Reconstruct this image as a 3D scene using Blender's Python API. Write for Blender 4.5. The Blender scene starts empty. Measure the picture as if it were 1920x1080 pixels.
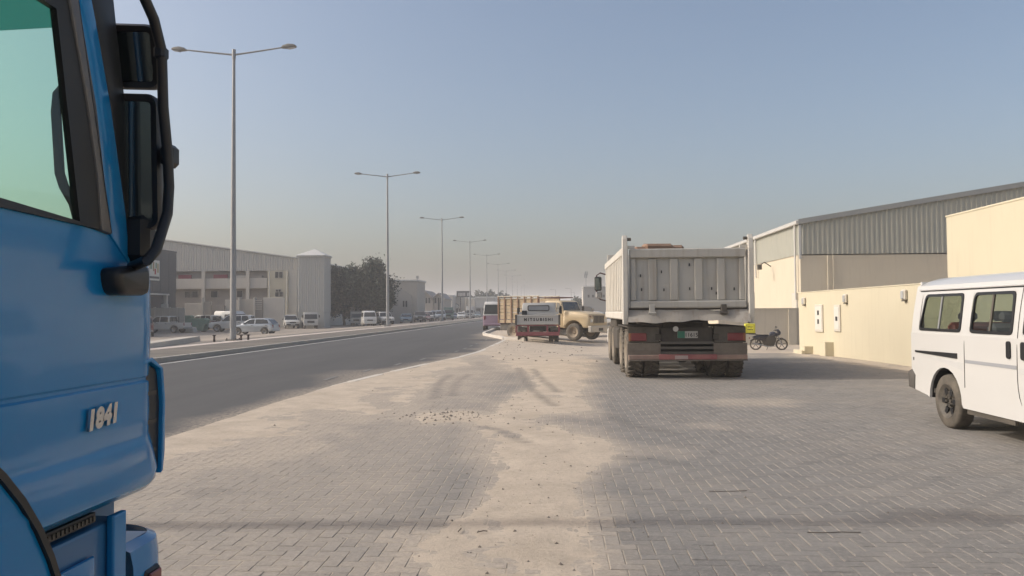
import bpy, bmesh, math, random
import numpy as np
from mathutils import Vector, Matrix, Euler

random.seed(7)
rng = np.random.default_rng(11)
SC = bpy.context.scene
COL = SC.collection
PI = math.pi
R = math.radians

# ------------------------------------------------------------------ camera
CAM_H = 1.5
FPX = 1500.0                       # focal length in pixels of the 1920 wide photograph
YAW, PITCH, ROLL = R(3.1543), R(1.6641), R(-0.4)
cam_d = bpy.data.cameras.new('camera')
cam = bpy.data.objects.new('camera', cam_d)
COL.objects.link(cam)
cam_d.sensor_width = 36.0
cam_d.lens = 36.0 * FPX / 1920.0
cam_d.clip_start = 0.05
cam_d.clip_end = 9000.0
CAM_M = (Matrix.Rotation(YAW, 4, 'Z') @ Matrix.Rotation(PI / 2 + PITCH, 4, 'X') @ Matrix.Rotation(ROLL, 4, 'Z'))
CAM_M.translation = Vector((0, 0, CAM_H))
cam.matrix_world = CAM_M
SC.camera = cam
SC.render.resolution_x, SC.render.resolution_y = 1024, 576

# ------------------------------------------------------------------ sky, sun, exposure
SUN_EL = R(34.4)
SUN_BACK = R(3.0)                  # shadows fall to the right, 3 degrees away from square to the road
world = bpy.data.worlds.new('World')
SC.world = world
world.use_nodes = True
wn = world.node_tree
wn.nodes.clear()
sky = wn.nodes.new('ShaderNodeTexSky')
sky.sky_type = 'NISHITA'
sky.sun_disc = False
sky.sun_elevation = SUN_EL
sky.sun_rotation = R(-93.0)
sky.altitude = 0
sky.air_density = 1.0
sky.dust_density = 5.0
sky.ozone_density = 0.6
bg = wn.nodes.new('ShaderNodeBackground')
bg.inputs['Strength'].default_value = 0.15
wo = wn.nodes.new('ShaderNodeOutputWorld')
wn.links.new(sky.outputs[0], bg.inputs['Color'])
wn.links.new(bg.outputs[0], wo.inputs['Surface'])

sun_d = bpy.data.lights.new('sun', 'SUN')
sun_d.energy = 2.0
sun_d.angle = R(0.55)
sun_d.color = (1.0, 0.955, 0.90)
sun = bpy.data.objects.new('sun', sun_d)
COL.objects.link(sun)
SUN_TRAVEL = Vector((math.cos(SUN_BACK) * math.cos(SUN_EL), math.sin(SUN_BACK) * math.cos(SUN_EL), -math.sin(SUN_EL)))
sun.rotation_euler = SUN_TRAVEL.to_track_quat('-Z', 'Y').to_euler()

SC.view_settings.view_transform = 'Standard'
SC.view_settings.look = 'None'
SC.view_settings.gamma = 1.0
SC.view_settings.exposure = 0.12
SC.view_settings.use_curve_mapping = False
SC.render.engine = 'CYCLES'
SC.cycles.max_bounces = 6
SC.cycles.diffuse_bounces = 3
SC.cycles.glossy_bounces = 3
SC.cycles.transmission_bounces = 6
SC.cycles.transparent_max_bounces = 10
SC.cycles.volume_bounces = 1
SC.cycles.use_denoising = True
SC.cycles.sample_clamp_indirect = 6.0
SC.cycles.caustics_reflective = False
SC.cycles.caustics_refractive = False


# ------------------------------------------------------------------ pixels to directions
def ray(px, py):
    return CAM_M.to_3x3() @ Vector(((px - 960) / FPX, -(py - 540) / FPX, -1.0))


def on_X(px, py, X):
    v = ray(px, py)
    return Vector((0, 0, CAM_H)) + v * (X / v.x)


def on_Y(px, py, Y):
    v = ray(px, py)
    return Vector((0, 0, CAM_H)) + v * (Y / v.y)


def sstep(a, b, t):
    t = np.clip((np.asarray(t, float) - a) / (b - a), 0, 1)
    return t * t * (3 - 2 * t)


def gz(x, y):
    """height of the ground: flat road, forecourt that dips gently away, lower yard on the left"""
    x = np.asarray(x, float)
    y = np.asarray(y, float)
    left = -0.5 * np.clip((-19.2 - x) / 9.0, 0, 1)
    right = -0.35 * sstep(20, 45, y) * sstep(-3, 2.5, x)
    return left + right


def on_ground(px, py):
    v = ray(px, py)
    z = 0.0
    for _ in range(40):
        t = (z - CAM_H) / v.z
        z = 0.5 * z + 0.5 * float(gz(v.x * t, v.y * t))
    return Vector((v.x * t, v.y * t, z))


def kerb_x(y):
    """right-hand edge of the carriageway"""
    return np.interp(y, [-80, 13, 16.5, 20, 23.5, 27, 30, 41.5, 43, 46, 50, 53, 66, 120, 2500],
                     [-4.65, -4.65, -4.5, -4.1, -3.6, -3.1, -2.85, -2.7, -2.85, -3.6, -4.5, -4.8, -5.0, -5.2, -5.2])


# ------------------------------------------------------------------ numpy value noise
_perm = rng.random((256, 256))


def vnoise(x, y):
    x = np.asarray(x, float)
    y = np.asarray(y, float)
    xi = np.floor(x).astype(int)
    yi = np.floor(y).astype(int)
    fx = x - xi
    fy = y - yi
    fx = fx * fx * (3 - 2 * fx)
    fy = fy * fy * (3 - 2 * fy)
    a = _perm[xi % 256, yi % 256]
    b = _perm[(xi + 1) % 256, yi % 256]
    c = _perm[xi % 256, (yi + 1) % 256]
    d = _perm[(xi + 1) % 256, (yi + 1) % 256]
    return (a * (1 - fx) + b * fx) * (1 - fy) + (c * (1 - fx) + d * fx) * fy


def fbm(x, y, o=4):
    s, a, t = 0, 0.5, 0
    for i in range(o):
        s = s + a * vnoise(x * 2 ** i + 17 * i, y * 2 ** i + 31 * i)
        t += a
        a *= 0.5
    return s / t


# ------------------------------------------------------------------ materials
MATS = {}


def mat(name, col, rough=0.6, metal=0.0, var=0.12, scale=2.0, bump=0.0, bscale=30.0, dust=0.0, dscale=1.2,
        coat=0.0, spec=0.5, dustcol=(0.40, 0.34, 0.26), streak=0.0, streakcol=(0.12, 0.08, 0.05)):
    if name in MATS:
        return MATS[name]
    m = bpy.data.materials.new(name)
    m.use_nodes = True
    nt = m.node_tree
    b = nt.nodes['Principled BSDF']
    b.inputs['Roughness'].default_value = rough
    b.inputs['Metallic'].default_value = metal
    b.inputs['Specular IOR Level'].default_value = spec
    if coat:
        b.inputs['Coat Weight'].default_value = coat
        b.inputs['Coat Roughness'].default_value = 0.06
    tc = nt.nodes.new('ShaderNodeTexCoord')
    no = nt.nodes.new('ShaderNodeTexNoise')
    no.inputs['Scale'].default_value = scale
    no.inputs['Detail'].default_value = 6
    no.inputs['Roughness'].default_value = 0.6
    nt.links.new(tc.outputs['Object'], no.inputs['Vector'])
    mx = nt.nodes.new('ShaderNodeMix')
    mx.data_type = 'RGBA'
    mx.inputs['A'].default_value = (*[c * (1 - var) for c in col], 1)
    mx.inputs['B'].default_value = (*[min(1, c * (1 + var)) for c in col], 1)
    nt.links.new(no.outputs['Fac'], mx.inputs['Factor'])
    out = mx.outputs['Result']
    if streak:
        mp = nt.nodes.new('ShaderNodeMapping')
        mp.inputs['Scale'].default_value = (6, 6, 0.5)
        nt.links.new(tc.outputs['Object'], mp.inputs['Vector'])
        n3 = nt.nodes.new('ShaderNodeTexNoise')
        n3.inputs['Scale'].default_value = 1.3
        n3.inputs['Detail'].default_value = 7
        nt.links.new(mp.outputs[0], n3.inputs['Vector'])
        r3 = nt.nodes.new('ShaderNodeMapRange')
        r3.inputs['From Min'].default_value = 0.52
        r3.inputs['From Max'].default_value = 0.78
        r3.inputs['To Max'].default_value = streak
        nt.links.new(n3.outputs['Fac'], r3.inputs['Value'])
        m3 = nt.nodes.new('ShaderNodeMix')
        m3.data_type = 'RGBA'
        m3.inputs['B'].default_value = (*streakcol, 1)
        nt.links.new(out, m3.inputs['A'])
        nt.links.new(r3.outputs[0], m3.inputs['Factor'])
        out = m3.outputs['Result']
    if dust:
        n2 = nt.nodes.new('ShaderNodeTexNoise')
        n2.inputs['Scale'].default_value = dscale
        n2.inputs['Detail'].default_value = 8
        n2.inputs['Roughness'].default_value = 0.7
        nt.links.new(tc.outputs['Object'], n2.inputs['Vector'])
        rr = nt.nodes.new('ShaderNodeMapRange')
        rr.inputs['From Min'].default_value = 0.35
        rr.inputs['From Max'].default_value = 0.75
        rr.inputs['To Min'].default_value = dust * 0.25
        rr.inputs['To Max'].default_value = dust
        nt.links.new(n2.outputs['Fac'], rr.inputs['Value'])
        m2 = nt.nodes.new('ShaderNodeMix')
        m2.data_type = 'RGBA'
        m2.inputs['B'].default_value = (*dustcol, 1)
        nt.links.new(out, m2.inputs['A'])
        nt.links.new(rr.outputs[0], m2.inputs['Factor'])
        out = m2.outputs['Result']
        r2 = nt.nodes.new('ShaderNodeMapRange')
        r2.inputs['To Min'].default_value = rough
        r2.inputs['To Max'].default_value = 0.85
        nt.links.new(rr.outputs[0], r2.inputs['Value'])
        nt.links.new(r2.outputs[0], b.inputs['Roughness'])
    nt.links.new(out, b.inputs['Base Color'])
    if bump:
        nb = nt.nodes.new('ShaderNodeTexNoise')
        nb.inputs['Scale'].default_value = bscale
        nb.inputs['Detail'].default_value = 8
        nb.inputs['Roughness'].default_value = 0.65
        nt.links.new(tc.outputs['Object'], nb.inputs['Vector'])
        bp = nt.nodes.new('ShaderNodeBump')
        bp.inputs['Strength'].default_value = bump
        bp.inputs['Distance'].default_value = 0.02
        nt.links.new(nb.outputs['Fac'], bp.inputs['Height'])
        nt.links.new(bp.outputs['Normal'], b.inputs['Normal'])
    MATS[name] = m
    return m


def glass(name, tint, refl=1.0, rough=0.02, opac=0.0, body=(0.02, 0.03, 0.03)):
    """thin tinted pane: light passes straight through, the surface reflects by angle"""
    if name in MATS:
        return MATS[name]
    m = bpy.data.materials.new(name)
    m.use_nodes = True
    nt = m.node_tree
    nt.nodes.clear()
    o = nt.nodes.new('ShaderNodeOutputMaterial')
    t = nt.nodes.new('ShaderNodeBsdfTransparent')
    t.inputs['Color'].default_value = (*tint, 1)
    g = nt.nodes.new('ShaderNodeBsdfGlossy')
    g.inputs['Roughness'].default_value = rough
    g.inputs['Color'].default_value = (refl, refl, refl, 1)
    d = nt.nodes.new('ShaderNodeBsdfDiffuse')
    d.inputs['Color'].default_value = (*body, 1)
    ge = nt.nodes.new('ShaderNodeNewGeometry')
    dt = nt.nodes.new('ShaderNodeVectorMath')
    dt.operation = 'DOT_PRODUCT'
    nt.links.new(ge.outputs['Incoming'], dt.inputs[0])
    nt.links.new(ge.outputs['Normal'], dt.inputs[1])
    prev = dt.outputs['Value']
    for op, val in (('ABSOLUTE', 0), ('SUBTRACT', 1), ('POWER', 5), ('MULTIPLY_ADD', .95)):
        f = nt.nodes.new('ShaderNodeMath')
        f.operation = op
        if op == 'SUBTRACT':
            f.inputs[0].default_value = 1.0
            nt.links.new(prev, f.inputs[1])
        else:
            nt.links.new(prev, f.inputs[0])
            f.inputs[1].default_value = val
        if op == 'MULTIPLY_ADD':
            f.inputs[2].default_value = .05
        prev = f.outputs[0]
    mx0 = nt.nodes.new('ShaderNodeMixShader')
    mx0.inputs[0].default_value = opac
    nt.links.new(t.outputs[0], mx0.inputs[1])
    nt.links.new(d.outputs[0], mx0.inputs[2])
    mx = nt.nodes.new('ShaderNodeMixShader')
    nt.links.new(f.outputs[0], mx.inputs[0])
    nt.links.new(mx0.outputs[0], mx.inputs[1])
    nt.links.new(g.outputs[0], mx.inputs[2])
    nt.links.new(mx.outputs[0], o.inputs['Surface'])
    MATS[name] = m
    return m


# ------------------------------------------------------------------ mesh builder
class MB:
    def __init__(self):
        self.v = []
        self.f = []

    def add(self, vs, fs, M=None):
        o = len(self.v)
        if M is not None:
            vs = [M @ Vector(p) for p in vs]
        self.v += [tuple(p) for p in vs]
        self.f += [tuple(i + o for i in f) for f in fs]
        return self

    def box(self, x0, x1, y0, y1, z0, z1, b=0.0, M=None):
        if b <= 0:
            vs = [(x, y, z) for z in (z0, z1) for y in (y0, y1) for x in (x0, x1)]
            fs = [(0, 2, 3, 1), (4, 5, 7, 6), (0, 1, 5, 4), (2, 6, 7, 3), (0, 4, 6, 2), (1, 3, 7, 5)]
            return self.add(vs, fs, M)
        b = min(b, abs(x1 - x0) * .49, abs(y1 - y0) * .49, abs(z1 - z0) * .49)
        vs, ix = [], {}
        for i, x in enumerate((x0, x1)):
            for j, y in enumerate((y0, y1)):
                for k, z in enumerate((z0, z1)):
                    sx, sy, sz = (1, -1)[i], (1, -1)[j], (1, -1)[k]
                    ix[i, j, k, 0] = len(vs); vs.append((x, y + sy * b, z + sz * b))
                    ix[i, j, k, 1] = len(vs); vs.append((x + sx * b, y, z + sz * b))
                    ix[i, j, k, 2] = len(vs); vs.append((x + sx * b, y + sy * b, z))
        fs = []

        def flip(f, c):
            fs.append(f if c else f[::-1])
        for i in (0, 1):
            flip(tuple(ix[i, j, k, 0] for j, k in ((0, 0), (1, 0), (1, 1), (0, 1))), i == 1)
        for j in (0, 1):
            flip(tuple(ix[i, j, k, 1] for i, k in ((0, 0), (1, 0), (1, 1), (0, 1))), j == 0)
        for k in (0, 1):
            flip(tuple(ix[i, j, k, 2] for i, j in ((0, 0), (1, 0), (1, 1), (0, 1))), k == 1)
        for i in (0, 1):
            for j in (0, 1):
                flip((ix[i, j, 0, 0], ix[i, j, 0, 1], ix[i, j, 1, 1], ix[i, j, 1, 0]), (i + j) % 2 == 0)
        for i in (0, 1):
            for k in (0, 1):
                flip((ix[i, 0, k, 0], ix[i, 1, k, 0], ix[i, 1, k, 2], ix[i, 0, k, 2]), (i + k) % 2 == 0)
        for j in (0, 1):
            for k in (0, 1):
                flip((ix[0, j, k, 1], ix[0, j, k, 2], ix[1, j, k, 2], ix[1, j, k, 1]), (j + k) % 2 == 0)
        for i in (0, 1):
            for j in (0, 1):
                for k in (0, 1):
                    flip((ix[i, j, k, 0], ix[i, j, k, 1], ix[i, j, k, 2]), (i + j + k) % 2 == 1)
        return self.add(vs, fs, M)

    def rings(self, rings, cap0=True, cap1=True, close=True, M=None):
        n = len(rings[0])
        vs = [p for r in rings for p in r]
        fs = []
        for a in range(len(rings) - 1):
            for i in range(n if close else n - 1):
                j = (i + 1) % n
                fs.append((a * n + i, a * n + j, (a + 1) * n + j, (a + 1) * n + i))
        if cap0:
            fs.append(tuple(range(n))[::-1])
        if cap1:
            fs.append(tuple(range((len(rings) - 1) * n, len(rings) * n)))
        return self.add(vs, fs, M)

    def prism(self, poly, a0, a1, axis='y', bev=0.0, wf=None, M=None):
        """poly: 2-D outline; axis y: (x,z), axis x: (y,z), axis z: (x,y). wf(u,v) scales the depth"""
        def put(u, v, a):
            return {'y': (u, a, v), 'x': (a, u, v), 'z': (u, v, a)}[axis]
        n = len(poly)
        ar = sum(poly[i][0] * poly[(i + 1) % n][1] - poly[(i + 1) % n][0] * poly[i][1] for i in range(n))
        if ar < 0:
            poly = poly[::-1]
        ins = inset(poly, bev) if bev else poly

        def ring(pl, a, s):
            out = []
            for u, v in pl:
                k = wf(u, v) if wf else 1.0
                out.append(put(u, v, a * k + s))
            return out
        if bev:
            rs = [ring(ins, a0, 0), ring(inset(poly, bev * .3), a0, bev * .3), ring(poly, a0, bev),
                  ring(poly, a1, -bev), ring(inset(poly, bev * .3), a1, -bev * .3), ring(ins, a1, 0)]
        else:
            rs = [ring(poly, a0, 0), ring(poly, a1, 0)]
        if axis == 'y':
            rs = rs[::-1]
        return self.rings(rs, M=M)

    def cyl(self, p0, p1, r0, r1=None, n=12, caps=True, M=None):
        r1 = r0 if r1 is None else r1
        p0, p1 = Vector(p0), Vector(p1)
        d = (p1 - p0).normalized()
        u = d.orthogonal().normalized()
        w = d.cross(u)
        rs = [[p + (u * math.cos(2 * PI * i / n) + w * math.sin(2 * PI * i / n)) * r for i in range(n)] for p, r in ((p0, r0), (p1, r1))]
        return self.rings(rs, caps, caps, M=M)

    def tube(self, pts, r, n=8, M=None):
        pts = [Vector(p) for p in pts]
        rs = []
        u = None
        for i, p in enumerate(pts):
            d = (pts[min(i + 1, len(pts) - 1)] - pts[max(i - 1, 0)]).normalized()
            if u is None:
                u = d.orthogonal().normalized()
            u = (u - d * u.dot(d)).normalized()
            w = d.cross(u)
            rr = r[i] if isinstance(r, (list, tuple)) else r
            rs.append([p + (u * math.cos(2 * PI * k / n) + w * math.sin(2 * PI * k / n)) * rr for k in range(n)])
        return self.rings(rs, M=M)

    def lathe(self, prof, c=(0, 0, 0), axis='y', n=24, M=None, caps=True):
        """prof: (radius, offset along axis)"""
        rs = []
        for r, h in prof:
            ring = []
            for i in range(n):
                a = 2 * PI * i / n
                q = {'y': (r * math.cos(a), h, -r * math.sin(a)), 'x': (h, r * math.cos(a), r * math.sin(a)), 'z': (r * math.cos(a), r * math.sin(a), h)}[axis]
                ring.append((c[0] + q[0], c[1] + q[1], c[2] + q[2]))
            rs.append(ring)
        return self.rings(rs, caps, caps, M=M)

    def slab(self, pts, t, M=None):
        """flat polygon (3-D points) given thickness t along its normal"""
        pts = [Vector(p) for p in pts]
        nrm = Vector((0, 0, 0))
        for i in range(len(pts)):
            a, b = pts[i], pts[(i + 1) % len(pts)]
            nrm += Vector(((a.y - b.y) * (a.z + b.z), (a.z - b.z) * (a.x + b.x), (a.x - b.x) * (a.y + b.y)))
        nrm.normalize()
        return self.rings([[p - nrm * t for p in pts], pts], M=M)

    def build(self, name, m=None, parent=None, smooth=None, loc=None):
        me = bpy.data.meshes.new(name)
        me.from_pydata(self.v, [], self.f)
        me.validate()
        if m is not None:
            me.materials.append(m)
        if smooth is not None:
            me.polygons.foreach_set('use_smooth', [True] * len(me.polygons))
            me.set_sharp_from_angle(angle=R(smooth))
        me.update()
        o = bpy.data.objects.new(name, me)
        COL.objects.link(o)
        if parent is not None:
            o.parent = parent
        if loc is not None:
            o.location = loc
        return o


def inset(poly, d):
    n = len(poly)
    out = []
    for i in range(n):
        p0, p1, p2 = Vector(poly[i - 1]), Vector(poly[i]), Vector(poly[(i + 1) % n])
        a, b = (p1 - p0), (p2 - p1)
        if a.length < 1e-9 or b.length < 1e-9:
            out.append(tuple(p1)); continue
        a.normalize(); b.normalize()
        n1, n2 = Vector((-a.y, a.x)), Vector((-b.y, b.x))
        k = n1 + n2
        if k.length < 1e-6:
            k = n1
        k = k / max(k.length_squared / 2, 0.5)
        out.append((p1.x + k.x * d, p1.y + k.y * d))
    return out


def rrect(x0, x1, y0, y1, r, n=4):
    pts = []
    for cx, cy, a0 in ((x1 - r, y1 - r, 0), (x0 + r, y1 - r, 90), (x0 + r, y0 + r, 180), (x1 - r, y0 + r, 270)):
        for i in range(n + 1):
            a = R(a0 + 90 * i / n)
            pts.append((cx + r * math.cos(a), cy + r * math.sin(a)))
    return pts


def rpoly(poly, r, n=4):
    """round the corners of a 2-D polygon"""
    out = []
    m = len(poly)
    for i in range(m):
        p0, p1, p2 = Vector(poly[i - 1]), Vector(poly[i]), Vector(poly[(i + 1) % m])
        ri = r[i] if isinstance(r, (list, tuple)) else r
        d0, d1 = (p0 - p1), (p2 - p1)
        k = min(ri, d0.length * .45, d1.length * .45)
        a, b = p1 + d0.normalized() * k, p1 + d1.normalized() * k
        for t in range(n + 1):
            s = t / n
            q = a * (1 - s) ** 2 + p1 * 2 * s * (1 - s) + b * s * s
            out.append((q.x, q.y))
    return out


def thing(name, label, cat, loc=(0, 0, 0), rz=0.0, group=None):
    o = bpy.data.objects.new(name, None)
    COL.objects.link(o)
    o.empty_display_size = 0.2
    o.location = loc
    o.rotation_euler = (0, 0, rz)
    o['label'] = label
    o['category'] = cat
    if group:
        o['group'] = group
    return o


def tag(o, label=None, cat=None, group=None, kind=None):
    if label: o['label'] = label
    if cat: o['category'] = cat
    if group: o['group'] = group
    if kind: o['kind'] = kind
    return o


def copy_tree(o, parent=None):
    c = o.copy()
    COL.objects.link(c)
    c.parent = parent
    for ch in list(o.children):
        copy_tree(ch, c)
    return c


def lettering(name, text, size, depth, m, parent, M, bold=0.0, shear=0.0, spacing=1.0):
    cu = bpy.data.curves.new(name, 'FONT')
    cu.body = text
    cu.size = size
    cu.extrude = depth
    cu.offset = bold
    cu.shear = shear
    cu.space_character = spacing
    cu.align_x = 'CENTER'
    cu.align_y = 'CENTER'
    cu.resolution_u = 3
    tmp = bpy.data.objects.new('tmp_' + name, cu)
    COL.objects.link(tmp)
    bpy.context.view_layer.update()
    me = bpy.data.meshes.new_from_object(tmp.evaluated_get(bpy.context.evaluated_depsgraph_get()))
    bpy.data.objects.remove(tmp)
    bpy.data.curves.remove(cu)
    me.name = name
    me.transform(M)
    me.materials.clear()
    me.materials.append(m)
    o = bpy.data.objects.new(name, me)
    COL.objects.link(o)
    o.parent = parent
    return o


# shared materials
BLACK = mat('black_plastic', (0.012, 0.012, 0.013), 0.45, var=.2)
RUBBER = mat('tyre_rubber', (0.022, 0.021, 0.020), 0.85, var=.25, dust=.45, dscale=3, bump=.2, bscale=60)
DARKMETAL = mat('dark_metal', (0.03, 0.03, 0.03), 0.6, .3, dust=.35)
CHASSIS = mat('chassis_grime', (0.020, 0.018, 0.017), 0.8, dust=.16, dscale=2.5)
STEEL = mat('galvanised_steel', (0.30, 0.31, 0.32), 0.5, .45, var=.15, scale=1.5, dust=.2)
RIM = mat('wheel_rim', (0.30, 0.30, 0.30), 0.45, .5, dust=.4, dscale=5)
CHROME = mat('bright_metal', (0.6, 0.6, 0.6), 0.22, .95)
CARGLASS = mat('dark_car_glass', (0.018, 0.022, 0.024), 0.06, var=.3, dust=.12, spec=.6)
REDLAMP = mat('red_lamp', (0.17, 0.010, 0.02), 0.3, var=.25, coat=.3, dust=.15)
AMBER = mat('amber_lamp', (0.22, 0.06, 0.015), 0.35, dust=.2)
CLEARLAMP = mat('clear_lamp', (0.55, 0.56, 0.56), 0.15, .2)

# ================================================================== THE SETTING
def grid_mesh(name, X, Y, Z, m, attrs=None):
    """X, Y, Z: 2-D arrays of the same shape"""
    ny, nx = X.shape
    v = np.stack([X, Y, Z], -1).reshape(-1, 3)
    i = np.arange(ny * nx).reshape(ny, nx)
    f = np.stack([i[:-1, :-1], i[:-1, 1:], i[1:, 1:], i[1:, :-1]], -1).reshape(-1, 4)
    me = bpy.data.meshes.new(name)
    me.vertices.add(len(v))
    me.vertices.foreach_set('co', v.ravel())
    me.loops.add(f.size)
    me.loops.foreach_set('vertex_index', f.ravel().astype(np.int32))
    me.polygons.add(len(f))
    me.polygons.foreach_set('loop_start', np.arange(0, f.size, 4, dtype=np.int32))
    me.update(calc_edges=True)
    me.polygons.foreach_set('use_smooth', [True] * len(f))
    for k, a in (attrs or {}).items():
        at = me.attributes.new(k, 'FLOAT', 'POINT')
        at.data.foreach_set('value', np.asarray(a, np.float32).ravel())
    me.materials.append(m)
    o = bpy.data.objects.new(name, me)
    COL.objects.link(o)
    return o


def nodes_of(name):
    m = bpy.data.materials.new(name)
    m.use_nodes = True
    return m, m.node_tree, m.node_tree.nodes['Principled BSDF']


def N(nt, kind, **kw):
    n = nt.nodes.new(kind)
    for k, v in kw.items():
        if k in ('data_type', 'operation', 'blend_type', 'attribute_name', 'attribute_type'):
            setattr(n, k, v)
        else:
            n.inputs[k.replace('_', ' ')].default_value = v
    return n


def mixcol(nt, fac, a, b):
    mx = N(nt, 'ShaderNodeMix', data_type='RGBA')
    for s, k in ((a, 'A'), (b, 'B')):
        if isinstance(s, tuple):
            mx.inputs[k].default_value = (*s, 1)
        else:
            nt.links.new(s, mx.inputs[k])
    if isinstance(fac, float):
        mx.inputs['Factor'].default_value = fac
    else:
        nt.links.new(fac, mx.inputs['Factor'])
    return mx.outputs['Result']


def noise(nt, vec, scale, detail=6, rough=.6):
    n = N(nt, 'ShaderNodeTexNoise', Scale=scale, Detail=detail, Roughness=rough)
    nt.links.new(vec, n.inputs['Vector'])
    return n.outputs['Fac']


def ramp(nt, val, a, b, lo=0.0, hi=1.0):
    r = nt.nodes.new('ShaderNodeMapRange')
    r.inputs['From Min'].default_value = a
    r.inputs['From Max'].default_value = b
    r.inputs['To Min'].default_value = lo
    r.inputs['To Max'].default_value = hi
    nt.links.new(val, r.inputs['Value'])
    return r.outputs[0]


def bump(nt, b, h, strength, dist=.02):
    bp = N(nt, 'ShaderNodeBump', Strength=strength, Distance=dist)
    nt.links.new(h, bp.inputs['Height'])
    nt.links.new(bp.outputs['Normal'], b.inputs['Normal'])


SANDC = (0.47, 0.385, 0.29)

# open ground: sandy earth with tyre-worn darker patches
m, nt, b = nodes_of('sandy_earth')
pos = N(nt, 'ShaderNodeNewGeometry').outputs['Position']
c = mixcol(nt, ramp(nt, noise(nt, pos, .12), .35, .65), (0.27, 0.225, 0.18), (0.40, 0.34, 0.275))
c = mixcol(nt, ramp(nt, noise(nt, pos, 1.3, 8, .7), .4, .7, 0, .6), c, (0.21, 0.18, 0.15))
nt.links.new(c, b.inputs['Base Color'])
b.inputs['Roughness'].default_value = .95
bump(nt, b, noise(nt, pos, 4, 10, .7), .5, .05)
EARTH = m

gxs = np.array([-3000, -1000, -300, -120, -80, -60, -40, -33, -28.2, -24, -20, -19.2, -17.6, -17.5, -12.2, -5.3, -5.15, -3, -1.6, -.2, 1.2, 2.5, 6, 9, 14, 14.1, 30, 60, 150, 500, 3000], float)
gys = np.array([-300, -50, 0, 20, 23, 26, 29, 32, 35, 38, 42, 45, 60, 74.5, 75.5, 100, 150, 220, 300, 400, 600, 1000, 2000, 4000], float)
GX, GY = np.meshgrid(gxs, gys)
GZ = gz(GX, GY)
GZ = GZ - np.where((GX > -17.55) & (GX < -5.2), .14, 0) - np.where((GX >= -5.2) & (GX < 14.05) & (GY < 75), .14, 0)
ground = grid_mesh('ground', GX, GY, GZ, EARTH)
tag(ground, kind='structure')

# asphalt
m, nt, b = nodes_of('asphalt')
pos = N(nt, 'ShaderNodeNewGeometry').outputs['Position']
mp = N(nt, 'ShaderNodeMapping')
mp.inputs['Scale'].default_value = (.8, .05, 1)
nt.links.new(pos, mp.inputs['Vector'])
c = mixcol(nt, ramp(nt, noise(nt, mp.outputs[0], 1.0), .3, .7), (0.052, 0.051, 0.050), (0.078, 0.076, 0.074))
c = mixcol(nt, ramp(nt, noise(nt, pos, 60, 4, .8), .45, .75, 0, .55), c, (0.125, 0.122, 0.116))
c = mixcol(nt, ramp(nt, noise(nt, pos, .35, 8, .75), .55, .8, 0, .5), c, (0.12, 0.112, 0.10))
at = N(nt, 'ShaderNodeAttribute', attribute_name='spill')
sp = N(nt, 'ShaderNodeMath', operation='MULTIPLY')
nt.links.new(at.outputs['Fac'], sp.inputs[0])
nt.links.new(ramp(nt, noise(nt, pos, 14, 8, .8), .38, .58, 0, 1), sp.inputs[1])
c = mixcol(nt, sp.outputs[0], c, (0.40, 0.335, 0.26))
nt.links.new(c, b.inputs['Base Color'])
b.inputs['Roughness'].default_value = .82
bump(nt, b, noise(nt, pos, 90, 6, .8), .35, .01)
ASPH = m
ys = np.concatenate([np.arange(-60, 2, 4.), np.arange(2, 60, .4), np.arange(60, 200, 5.), np.arange(200, 2400, 100.)])
us = np.concatenate([np.linspace(0, .75, 16), np.linspace(.77, 1, 24)])
RY, RU = np.meshgrid(ys, us, indexing='ij')
RX = -12.12 + RU * (kerb_x(RY) + 12.12)
edge = kerb_x(RY) - RX
spill = np.clip(1.0 - edge / (0.25 + 1.3 * fbm(RY * .5, RX * .0 + 3, 3) ** 2 * 2), 0, 1) * np.where(RY < 60, 1, .3)
road = grid_mesh('road', RX, RY, np.zeros_like(RX), ASPH, {'spill': spill})
tag(road, kind='structure')

PAINT = mat('road_paint', (0.62, 0.60, 0.55), .7, var=.3, scale=.6, dust=.55, dscale=2.2, dustcol=(.16, .15, .14))
mb = MB()
for y in np.arange(-20, 420, 6.0):
    mb.box(-11.82, -11.66, y, y + 5.985, .003, .007)
el = mb.build('road_edge_line', PAINT)
tag(el, kind='structure')
FADED = mat('faded_paint', (0.20, 0.195, 0.185), .8, var=.3, scale=2, dust=.6, dscale=5, dustcol=(.09, .09, .09))
for i, y in enumerate(np.arange(17.5, 44, 2.4)):
    x = float(kerb_x(y)) - .75 - .012 * max(0, y - 20)
    o = MB().box(x - .05, x + .05, y, y + 1.0, .003, .007).build('lane_dash', FADED, road)

# far side: raised kerb, dark strip, footpath
CONC = mat('kerb_concrete', (0.46, 0.43, 0.38), .85, var=.22, scale=1.4, bump=.3, bscale=40, dust=.4)
CONC2 = mat('pale_kerb_concrete', (0.60, 0.56, 0.50), .85, var=.2, scale=1.4, bump=.3, bscale=40, dust=.3)
kerb = MB().box(-12.30, -12.135, -40, 420, -.1, .10).build('kerb', CONC)
tag(kerb, kind='structure')
stone = MB().box(-.0825, .0825, 0, 1.975, 0, .06, .012).build('kerb_stone', CONC, kerb, loc=(-12.2175, 4, .095))
for y in np.arange(6, 300, 2.0):
    c = stone.copy()
    COL.objects.link(c)
    c.location = (-12.2175 + random.uniform(-.008, .008), y, .095 + random.uniform(-.006, .004))
STRIP = mat('dark_strip_paving', (0.085, 0.078, 0.070), .9, var=.25, scale=.7, bump=.3, bscale=25, dust=.35, dscale=.5)
ys = np.concatenate([np.arange(-40, 100, 4.), np.arange(100, 1500, 50.)])
xs = np.array([-15.2, -14.4, -13.4, -12.31])
SX, SY = np.meshgrid(xs, ys)
verge = grid_mesh('verge', SX, SY, np.full_like(SX, .135), STRIP)
tag(verge, kind='structure')
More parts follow.
